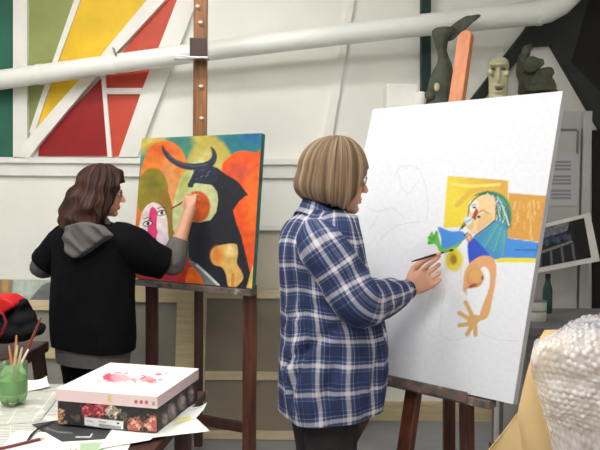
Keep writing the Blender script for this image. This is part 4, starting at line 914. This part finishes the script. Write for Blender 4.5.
# hood hanging down the back
hb = MB(); hp = og-f*.178
hb.tube([nb-l*.02+f*.05-V((0, 0, .01)), nb-l*.09-f*.02, nb-f*.10-l*.02+V((0, 0, -.015)), nb+l*.08-f*.04-V((0, 0, .01))], [.026, .036, .040, .03], 14, round_ends=True)
for pts_, t_ in (([(63, 226), (80, 222), (98, 226), (106, 236), (97, 243), (84, 252), (73, 257), (66, 251), (62, 240)], .05), ([(60, 238), (66, 232), (76, 246), (84, 252), (73, 259), (65, 254)], .062)):
    pp_ = [PP(u_, v_, hp-f*(t_-.05), f) for u_, v_ in pts_]; hb.prism(pp_, f*.06)
r_ = remesh(hb, .007, 8)
for p in r_.v: p += f*(.016*noise.noise(V((p.x*16+p.z*20, p.y*16, p.z*9))))
obj('grey_hood', r_, M['greyjersey'], p1, smooth=True)
trousers(p1, og, f, l, .72, .08, M['blackcloth'], .088, .74); shoes(p1, og, f, l, .085)
brush('red brown brush held by the woman in black, touching the bull painting', butt1, tip1, M['brushred'], .0045, ends=(.74, .88))
# ================================================================= FOREGROUND TABLE (LEFT)
TZ = .75
tA = PZ(206, 391, TZ); tB = PZ(158, 446, TZ); dy = norm(tA-tB); dx = V((dy.y, -dy.x, 0))
far = tA; 
tcorner = [far, far-dx*1.6, far-dx*1.6-dy*1.5, far-dy*1.5]
ft = empty('paint_table', sum(tcorner, V((0, 0, 0)))/4-V((0, 0, TZ)))
obj('table_top', MB().prism(tcorner, (0, 0, -.03)), M['darkwood'], ft, bevel=.004)
for c in tcorner:
    cc = (c-sum(tcorner, V((0, 0, 0)))/4)*.92+sum(tcorner, V((0, 0, 0)))/4; obj('leg', MB().box((cc.x, cc.y, (TZ-.03)/2), (.05, .05, TZ-.03)), M['darkwood'], ft)
tag(ft, 'dark wooden table in the left foreground covered with papers', 'table')
def sheet(name, px, dz, m, label, cat, curl=(), nu=16, nv=16, th=.0006, grp=None, seed=0, amp=.001, art=None):
    """px: four corner pixels (near-left, near-right, far-right, far-left) lying on the table at height dz; curl: per-corner lift"""
    c = [PZ(u_, v_, TZ+dz) for u_, v_ in px]; cl = list(curl) or [0]*4
    def fn(a_, b_2):
        p = (c[0]*(1-a_)+c[1]*a_)*(1-b_2)+(c[3]*(1-a_)+c[2]*a_)*b_2
        w = [(1-a_)*(1-b_2), a_*(1-b_2), a_*b_2, (1-a_)*b_2]
        return p+V((0, 0, sum(k*max(0, (x_-.55)/.45)**2 for k, x_ in zip(cl, w))+amp*abs(noise.noise(V((a_*3, b_2*3, seed))))))
    if art:
        mb = MB().grid(fn, 120, 90, thick=(0, 0, th)); k_ = len(mb.v)//2; x_, y_ = proj_np(np.array([tuple(p) for p in mb.v])); aa_ = art(x_, y_); return tag(obj(name, mb, M['artflat'], col=aa_.c, smooth=True), label, cat, grp)
    return tag(obj(name, MB().grid(fn, nu, nv, thick=(0, 0, th)), m, smooth=True), label, cat, grp)
sheet('newspaper', [(-60, 470), (92, 470), (70, 384), (-40, 384)], .0012, M['news'], 'printed newspaper spread under the green cup', 'newspaper', seed=1)
sheet('newspaper', [(-70, 432), (40, 421), (64, 391), (-50, 390)], .0045, M['news'], 'folded newspaper lying on top beside the green cup', 'newspaper', seed=4, th=.0022)
sheet('paper_sheet', [(22, 392), (50, 387), (47, 379), (24, 381)], .0072, M['paper'], 'white folded paper scrap at the far edge behind the cup', 'paper', (0, .004, .012, .006))
def art_fl(x_, y_):
    a_ = Art(x_, y_, (238, 238, 234)); a_.poly([(80, 443), (104, 442), (103, 460), (79, 460)], (170, 196, 160)).poly([(-20, 431), (14, 431), (8, 437), (-20, 437)], (120, 150, 130)); return a_
sheet('flyer', [(-30, 480), (118, 472), (134, 436), (16, 431)], .0048, M['paper'], 'white flyer with pale green block at the bottom edge of the photo', 'flyer', art=art_fl)
def art_mag(x_, y_):
    a_ = Art(x_, y_, (58, 60, 62)); a_.line([(46, 428), (58, 432), (72, 433)], 1.4, (120, 122, 124)).line([(76, 437), (90, 437), (92, 434)], 1.2, (220, 220, 214)).poly([(108, 430), (134, 428), (134, 434), (116, 436)], (110, 90, 76)).noise(.25, .3); return a_
sheet('magazine', [(62, 441.5), (128, 437.5), (140, 408), (32, 424)], .0062, M['black'], 'dark grey magazine lying under the floral box', 'magazine', art=art_mag, th=.0008)
def strip(px, z, w, m, label, cat, name):
    pts = [PZ(u_, v_, TZ+z) for u_, v_ in px]; return tag(obj(name, MB().tube(pts, w, 8, flat=.25, up=(0, 0, 1)), m, smooth=True), label, cat)
strip([(27, 442), (32, 434), (40, 427), (54, 421)], .0115, .004, M['black'], 'black curved strap curling out from under the magazine', 'strap', 'strap')
sheet('paper_sheet', [(98, 449), (150, 440), (196, 404), (124, 412)], .0085, M['paper'], 'white sheet under the front corner of the floral box', 'paper', (0, 0, 0, 0))
sheet('paper_sheet', [(150, 438), (210, 431), (190, 412), (166, 424)], .0105, M['paper'], 'white sheet jutting over the table edge in front, lower of two', 'paper', (0, .0, 0, 0))
def art_y(x_, y_):
    a_ = Art(x_, y_, (236, 238, 234)); a_.poly([(172, 420), (190, 416), (192, 419), (176, 423)], (226, 222, 140)).line([(190, 410), (202, 407)], .6, (170, 180, 180)); return a_
sheet('paper_sheet', [(172, 425), (196, 418), (207, 406), (184, 408)], .013, M['paper'], 'white sheet with a yellow strip curling up beside the floral box', 'paper', (0, .0, .012, 0), art=art_y)
# lettering on the flyer
cu_ = bpy.data.curves.new('t', 'FONT'); cu_.body = 'CSES'; cu_.size = .05; to = bpy.data.objects.new('t', cu_); COL.objects.link(to)
dg = bpy.context.evaluated_depsgraph_get(); tm = to.evaluated_get(dg).to_mesh(); tv_ = [v.co.copy() for v in tm.vertices]; tf = [tuple(p.vertices) for p in tm.polygons]; to.evaluated_get(dg).to_mesh_clear(); bpy.data.objects.remove(to); bpy.data.curves.remove(cu_)
a0 = PZ(55, 453, TZ+.0062); a1 = PZ(77, 451, TZ+.0062); ex_ = norm(a1-a0); ey_ = V((-ex_.y, ex_.x, 0)); wt_ = max(p.x for p in tv_); k_ = (a1-a0).length/wt_
flyer = [o for o in COL.objects if o.name.startswith('flyer')][0]
obj('printed_letters', MB().add([a0+ex_*p.x*k_+ey_*(p.y*k_*1.0)+ex_*p.y*k_*.25+V((0, 0, .0005)) for p in tv_], tf), M['grey'], flyer, label='grey slanted capital letters')
# floral box
bx0 = PZ(56, 388, .866); s_ = (1.43-.866)/(1.43-.866)
yb_ = -.22017568+.0; c0 = V((-.70144759, 1.94053914, 0)); eb = V((math.cos(yb_), math.sin(yb_), 0)); gb = V((-math.sin(yb_), math.cos(yb_), 0)); wb, db, zt, z0 = .3155, .3201, .866, TZ+.0132
fb = empty('floral_box', c0+eb*wb/2+gb*db/2+V((0, 0, z0)))
def artface(a_, e_, g_, base, fn, nu, nv):
    m_, x_, y_ = art_grid(a_, e_, g_, nu, nv); r = Art(x_, y_, base); fn(r); return m_, r.c
def roses(r):
    ox, oy = r.x.copy(), r.y.copy(); n1 = np.array([(noise.noise(V((a*.22, b*.22, 3)))+.6*noise.noise(V((a*.6, b*.6, 9))), noise.noise(V((a*.22, b*.22, 7)))+.6*noise.noise(V((a*.6, b*.6, 1)))) for a, b in zip(ox, oy)]); r.x = ox+n1[:, 0]*5; r.y = oy+n1[:, 1]*5
    for (cx_, cy_, rr, pal) in ((88, 411, 6, 0), (101, 410, 7, 0), (113, 411, 6, 2), (135, 425, 6.5, 1), (152, 424, 7, 1), (60, 413, 3.5, 3), (60, 422, 4, 3), (106, 430, 5, 3), (117, 430, 4, 3), (75, 417, 3, 4), (124, 416, 4, 4)):
        pl = (((200, 74, 86), (150, 40, 60), (228, 130, 130)), ((216, 140, 120), (190, 96, 90), (236, 180, 150)), ((206, 190, 170), (150, 140, 120), (226, 214, 196)), ((206, 160, 116), (170, 110, 80), (226, 190, 150)), ((96, 96, 88), (70, 74, 64), (110, 90, 86)))[pal]
        r.ell(cx_, cy_, rr, rr*1.05, pl[0], soft=.5)
        for k in range(5): an = k*1.26+cx_; r.ell(cx_+rr*.55*math.cos(an), cy_+rr*.5*math.sin(an), rr*.45, rr*.35, pl[1+k % 2], k*50, .6)
        r.ell(cx_, cy_, rr*.28, rr*.28, pl[1], soft=.6)
    r.x, r.y = ox, oy; r.noise(.6, .5)
def front(r):
    roses(r)
    r.poly([(84.5, 417), (123.5, 421.5), (123, 431.0), (84.5, 425)], (236, 236, 238)).poly([(99, 423.6), (121, 426.6), (121, 429.6), (99, 426.4)], (160, 168, 172)).poly([(86, 420), (93, 421), (93, 422), (86, 421)], (170, 170, 176)).ell(118, 423.3, 1.4, 1.0, (60, 60, 66)).poly([(99, 421), (106, 422), (106, 423), (99, 422)], (150, 156, 166))
def sideart(r):
    for (cx_, cy_, rx_, ry_) in ((172, 412, 4, 9), (182, 402, 4, 8), (191, 394, 3, 8), (165, 420, 3, 7)):
        r.ell(cx_, cy_, rx_, ry_, (130, 120, 116), soft=.7); r.ell(cx_+1, cy_-2, rx_*.5, ry_*.5, (176, 150, 146), soft=.8)
    r.noise(.7, .3)
a_ = c0+V((0, 0, z0)); zl = .832-z0
ins = .004
ob = a_+eb*ins+gb*ins
obj('box_base', MB().prism([ob+eb*.001+gb*.001, ob+eb*(wb-2*ins-.001)+gb*.001, ob+eb*(wb-2*ins-.001)+gb*(db-2*ins-.001), ob+gb*(db-2*ins-.001)+eb*.001], (0, 0, zl+.01)), M['black'], fb)
m_, c_ = artface(ob-gb*.0002, eb*(wb-2*ins), V((0, 0, zl+.01)), (46, 42, 44), front, 170, 60); obj('floral_front', m_, M['artflat'], fb, col=c_, label='dark floral front with white barcode sticker')
m_, c_ = artface(ob+eb*(wb-2*ins+.0002), gb*(db-2*ins), V((0, 0, zl+.01)), (54, 48, 50), sideart, 120, 50); obj('floral_side', m_, M['artflat'], fb, col=c_)
lidz = .866-.034
la = c0+V((0, 0, lidz))
lid = obj('box_lid', MB().prism([la+eb*.0005+gb*.0005, la+eb*(wb-.0005)+gb*.0005, la+eb*(wb-.0005)+gb*(db-.0005), la+gb*(db-.0005)+eb*.0005], (0, 0, .0335)), mat('pale_pink_card', S(232, 208, 208), .5, .02), fb, bevel=.0015)
def lidtop(r):
    n1 = np.array([(noise.noise(V((a*.3, b*.5, 3))), noise.noise(V((a*.3, b*.5, 7)))) for a, b in zip(r.x, r.y)]); r.x = r.x+n1[:, 0]*4; r.y = r.y+n1[:, 1]*2
    for (x_, y_, rx_, ry_, c) in ((112, 378, 9, 4.5, (214, 96, 124)), (108, 377, 5, 3.4, (190, 56, 90)), (121, 378, 9, 4.2, (236, 166, 176)), (134, 380, 5, 2, (226, 150, 160)), (147, 379, 7, 3, (232, 150, 158)), (152, 381, 5, 2, (222, 110, 120)), (144, 377, 3, 1.2, (206, 80, 96)), (118, 372.5, 2.2, .9, (150, 90, 100)), (126, 373, 3, 1, (190, 90, 110)), (158, 374.5, 3.5, 1, (190, 100, 110)), (166, 373.5, 2, .7, (150, 90, 96)), (99, 381, 1.6, .8, (190, 130, 140)), (127, 383, 4, 1, (240, 214, 180)), (160, 379.5, 2, .8, (220, 140, 140))):
        r.ell(x_, y_, rx_, ry_, c, soft=.5, al=.9)
m_, c_ = artface(la+V((0, 0, .034)), eb*wb, gb*db, (246, 238, 236), lidtop, 150, 120); obj('printed_lid_top', m_, M['artflat'], lid, col=c_, label='white lid top with pink splashes')
def lidf(r):
    r.ell(109.5, 398.5, 2.4, 4.2, (226, 206, 120), soft=.7, al=.8)
    for k in range(3): r.ell(136+k*5.2, 401.8+k*.3, 1.7, 2.0, (196, 96, 96), soft=.4)
    r.poly([(152, 401.5), (155, 401.8), (155, 406), (152, 405.5)], (150, 156, 150), .8)
m_, c_ = artface(la-gb*.0002, eb*wb, V((0, 0, .034)), (238, 212, 212), lidf, 170, 26); obj('lid_front_print', m_, M['artflat'], lid, col=c_)
tag(fb, 'shoebox with dark rose pattern and white pink-splashed lid on the newspaper table', 'box')
# pencil
a_, b_ = PZ(-4, 449.5, TZ+.0098), PZ(40, 439, TZ+.0098); pn = empty('pencil', a_)
obj('shaft', MB().tube([a_, b_], .0042, 6), M['pencil'], pn); obj('sharpened_tip', MB().tube([b_, b_+(b_-a_)*.1, b_+(b_-a_)*.14], [.0042, .0016, .0005], 8), M['pine'], pn)
tag(pn, 'maroon pencil lying on the white flyer', 'pencil')
# green cup with brushes
cc = PZ(9.5, 407, TZ+.0075); cu0 = V((cc.x, cc.y+.03, TZ+.0072)); R_ = .043; Hh = .135
rings = []
for (rr, hh, petal) in ((.55, .0, .25), (.86, .008, .22), (1.0, .03, .10), (1.02, .055, .02), (1.0, .09, 0), (1.0, Hh, 0), (.94, Hh, 0), (.94, .09, 0), (.95, .055, .02), (.92, .034, .08), (.75, .014, .18), (.4, .010, .2)):
    rings.append([cu0+V((0, 0, hh+petal*.02*(1-math.cos(5*k))*(hh < .03)))+V((math.cos(k), math.sin(k), 0))*R_*rr*(1-petal*.5*(1-math.cos(5*k))*.5) for k in [2*math.pi*i/60 for i in range(60)]])
ct = empty('plastic_cup', cu0); obj('cup_wall', MB().loft(rings), M['greencup'], ct, smooth=True)
obj('paint_water', MB().lathe(cu0+V((0, 0, .036)), [(R_*.84, 0), (R_*.9, .02), (R_*.9, .045)], n=32), M['greenwater'], ct, smooth='angle')
tag(ct, 'cut off green plastic bottle used as brush cup on the newspaper', 'cup')
for (u_, v_, ddx, ddy, kind, lab) in ((41, 318, .012, .012, 'brushred', 'long dark red brush leaning right out of the green cup'), (16.5, 336, 0, .012, 'orange_and_lit_wood', 'orange handled brush standing tallest at the left in the green cup'), (9, 346, -.014, .0, 'orange_and_lit_wood', 'orange handled brush leaning at the far left of the green cup'), (17.5, 346, .004, -.01, 'pine', 'short pale brush in the middle of the green cup'), (22, 348, -.004, -.012, 'pine', 'pale wooden brush leaning just right of the middle of the cup'), (28, 350, .016, .0, 'paper', 'white tipped stick leaning right from the green cup')):
    bot = cu0+V((-ddx*1.0-.004, ddy*.6, .040)); top = P(u_, v_, cu0.y+ddy*2); d_ = top-bot; t = empty('paintbrush', bot)
    obj('handle', MB().tube([bot+d_*.24, bot+d_*.55, top], [.0042, .0056, .003], 10, round_ends=True), M[kind], t, smooth=True); obj('ferrule', MB().tube([bot+d_*.12, bot+d_*.24], [.0036, .0034], 10), M['steel'], t); obj('bristles', MB().tube([bot, bot+d_*.06, bot+d_*.12], [.001, .004, .0036], 10), M['bristle'], t)
    tag(t, lab, 'paintbrush', 'brushes in the green cup')
# stool with bag
SZ = .74; sc_ = P(-14, 340, 2.95); so = V((sc_.x, 2.98, 0)); stl = empty('wooden_stool', so)
obj('seat', MB().box(so+V((0, 0, SZ-.025)), (.40, .36, .05)), M['darkwood'], stl, bevel=.01)
for sx in (-1, 1):
    for sy in (-1, 1): obj('leg', MB().beam(so+V((sx*.16, sy*.14, SZ-.05)), so+V((sx*.23, sy*.17, 0)), .05, .045), M['darkwood'], stl, bevel=.004)
obj('stretcher', MB().beam(so+V((-.205, -.157, .25)), so+V((.205, -.157, .25)), .03, .02, (0, 0, 1)), M['darkwood'], stl)
tag(stl, 'dark wooden stool behind the table with a bag on it', 'stool')
bg = empty('bag', so+V((.02, -.02, SZ)))
def bl(mb, u_, v_, Y_, r_, ax=None): mb.ellipsoid(P(u_, v_, Y_), r_, ax)
mb = MB(); bl(mb, 8, 330, 2.94, (.14, .12, .055)); bl(mb, 22, 321, 2.94, (.06, .09, .06)); bl(mb, 33, 328, 2.94, (.05, .08, .03), (norm((1, 0, -.35)), V((0, 1, 0)), norm((.35, 0, 1)))); bl(mb, -10, 322, 2.94, (.12, .12, .09)); mb.tube([P(14, 322, 2.9), P(19, 304, 2.9), P(24, 301, 2.92), P(27, 308, 2.94), P(27, 322, 2.96)], [.02, .019, .017, .019, .02], 10, round_ends=True)
r_ = remesh(mb, .007, 3)
for p in r_.v: p += V((noise.noise(p*15), noise.noise(p*15+V((4, 0, 0))), noise.noise(p*15+V((0, 4, 0)))))*.008; p.z = max(p.z, SZ+.002)
obj('bag_body', r_, M['blackbag'], bg, smooth=True)
mb = MB(); mb.prism([P(-30, 298, 2.84), P(3, 297.5, 2.84), P(12, 302, 2.84), P(15, 306, 2.84), P(-1, 316, 2.84), P(-30, 319, 2.84)], (0, .14, 0)); r_ = remesh(mb, .007, 3)
obj('bag_flap', r_, M['red'], bg, smooth=True, label='bright red flap')
obj('cord', MB().tube([P(-4, 312, 2.78), P(3, 314, 2.8), P(6, 322, 2.8), P(3, 332, 2.8), P(-2, 338, 2.82)], .006, 8), M['pink'], bg, smooth=True)
tag(bg, 'black bag with red flap lying on the wooden stool', 'bag')
# ================================================================= FOREGROUND PARCEL (RIGHT)
PT = .74
rt_ = empty('side_table', (1.06, 1.55, 0)); obj('table_top', MB().box((1.06, 1.55, PT-.02), (1.04, .70, .04)), M['darkwood'], rt_, bevel=.004)
for sx in (-1, 1):
    for sy in (-1, 1): obj('leg', MB().box((1.06+sx*.46, 1.55+sy*.29, (PT-.04)/2), (.05, .05, PT-.04)), M['darkwood'], rt_)
tag(rt_, 'dark side table in the right foreground under the wrapped parcel', 'table')
kp = empty('kraft_parcel', (.75, 1.6, PT))
def rowp(v, ul, ur, yf, yk, bulge=0): return [P(ul, v, yf), P(ul+(ur-ul)*.3, v, yf-bulge), P(ur, v, yf-bulge), P(ur+10, v, (yf+yk)/2), P(ur, v, yk), P(ul+8, v, yk), P(ul-1, v, yf+(yk-yf)*.35)]
rows_ = [(520, 512, 690, 1.47, 1.72), (470, 514, 690, 1.47, 1.72), (430, 515, 690, 1.47, 1.72), (405, 519, 690, 1.48, 1.72), (375, 526, 690, 1.49, 1.72), (358, 531, 690, 1.50, 1.72), (348, 533.5, 690, 1.51, 1.72), (344, 535.5, 690, 1.53, 1.70)]
kr = []
for v, ul, ur, yf, yk in rows_:
    rr = [P(ul, v, yf), P(ul+12, v, yf-.012), P(ul+60, v, yf-.02), P(ur, v, yf-.01)]; z_ = max(PT+.002, rr[0].z)
    rr += [V((rr[3].x+.02, (yf+yk)/2, z_)), V((rr[3].x, yk, z_)), V((rr[0].x+.10, yk, z_)), V((rr[0].x+.05, yf+(yk-yf)*.5, z_))]
    for p in rr: p.z = z_
    kr.append(rr)
mb = MB().loft(kr)
obj('kraft_wrapping', mb, M['kraft'], kp, smooth='angle', sub=0, angle=25)
fl = [P(517.5, 413, 1.455), P(524, 455, 1.43), P(520, 520, 1.42), P(440, 520, 1.40), P(470, 480, 1.40), P(488, 451, 1.41), P(505, 430, 1.435)]
for p in fl: p.z = max(p.z, PT+.002)
obj('loose_flap', MB().prism(fl, V((-.0, .0025, 0))), M['kraft'], kp)
tag(kp, 'brown kraft paper parcel standing in the right foreground', 'parcel')
ctl = [[(572, 336, 1.70), (600, 327, 1.70), (640, 326, 1.70), (700, 326, 1.70)],
       [(566, 337, 1.56), (600, 328, 1.58), (645, 327, 1.58), (700, 327, 1.58)],
       [(550, 347, 1.455), (582, 336, 1.46), (640, 334, 1.46), (705, 334, 1.46)],
       [(530, 359, 1.43), (577, 352, 1.41), (640, 352, 1.40), (708, 352, 1.40)],
       [(536, 380, 1.44), (580, 378, 1.405), (640, 378, 1.40), (710, 378, 1.40)],
       [(545, 408, 1.44), (585, 406, 1.40), (640, 406, 1.395), (710, 406, 1.395)],
       [(553, 436, 1.435), (588, 436, 1.40), (640, 436, 1.39), (710, 436, 1.39)],
       [(570, 505, 1.43), (595, 505, 1.40), (640, 505, 1.39), (710, 505, 1.39)]]
G_ = np.array([[tuple(P(*c)) for c in r] for r in ctl])
def bsurf(a_, b_2):
    rows = [interp_pt(G_[i], a_) for i in range(len(G_))]; return V(interp_pt(np.array(rows), b_2))
def interp_pt(A_, t):
    n = len(A_); q_ = t*(n-1); i = min(int(q_), n-2); f_ = q_-i; p = [A_[max(0, min(n-1, i+k))] for k in (-1, 0, 1, 2)]
    return .5*(2*p[1]+(p[2]-p[0])*f_+(2*p[0]-5*p[1]+4*p[2]-p[3])*f_**2+(3*p[1]-p[0]-3*p[2]+p[3])*f_**3)
NU, NV = 150, 190; base = [[bsurf(i/NU, j/NV) for i in range(NU+1)] for j in range(NV+1)]; vs = []
for j in range(NV+1):
    for i in range(NU+1):
        p = base[j][i]; a_ = base[j][min(NU, i+1)]-base[j][max(0, i-1)]; b_2 = base[min(NV, j+1)][i]-base[max(0, j-1)][i]; nn = norm(b_2.cross(a_)); 
        if nn.dot(CAM-p) < 0: nn = -nn
        x_, y_ = i/NU*.38, j/NV*.48; x_, y_ = x_*.94+y_*.34+.006*noise.noise(V((x_*11, y_*11, 7))), y_*.94-x_*.34+.006*noise.noise(V((x_*11, y_*11, 17))); pit = .0150; row = round(y_/(pit*.866)); xx = (x_-(row % 2)*pit/2); dxx = xx-round(xx/pit)*pit; dyy = y_-row*pit*.866; d = math.hypot(dxx, dyy)/(pit*.46)
        hs_ = noise.noise(V((round(xx/pit)*3.7, row*5.3, .5))); h_ = max(.0005, .0034+.0055*hs_)*math.sqrt(max(0, 1-d*d)); cr_ = .012*noise.noise(V((x_*13, y_*13, 2)))+.008*noise.noise(V((x_*34, y_*34, 5)))
        p = p+nn*(h_+cr_+.022); p.z = max(p.z, PT+.004); vs.append(p)
w_ = NU+1; fs = [(j*w_+i, j*w_+i+1, (j+1)*w_+i+1, (j+1)*w_+i) for j in range(NV) for i in range(NU)]
tag(obj('bubble_wrap', MB().add(vs, fs), M['bubble'], smooth=True), 'clear bubble wrap sheet draped over the kraft parcel', 'bubble wrap')
# ================================================================= CAMERA, WORLD, VIEW
cd = bpy.data.cameras.new('camera'); co_ = bpy.data.objects.new('camera', cd); COL.objects.link(co_); SC.camera = co_
cd.sensor_fit = 'HORIZONTAL'; cd.sensor_width = 36; cd.lens = FPX*36/600; cd.clip_start = .05; cd.clip_end = 60
mw = Matrix((RT, UP, -FW)).transposed().to_4x4(); mw.translation = CAM; co_.matrix_world = mw
wd = bpy.data.worlds.new('world'); SC.world = wd; wd.use_nodes = True; wd.node_tree.nodes['Background'].inputs[0].default_value = (.8, .85, 1, 1); wd.node_tree.nodes['Background'].inputs[1].default_value = .3
SC.view_settings.view_transform = 'Standard'; SC.view_settings.look = 'None'; SC.view_settings.exposure = .85; SC.view_settings.gamma = 1; SC.view_settings.use_curve_mapping = False
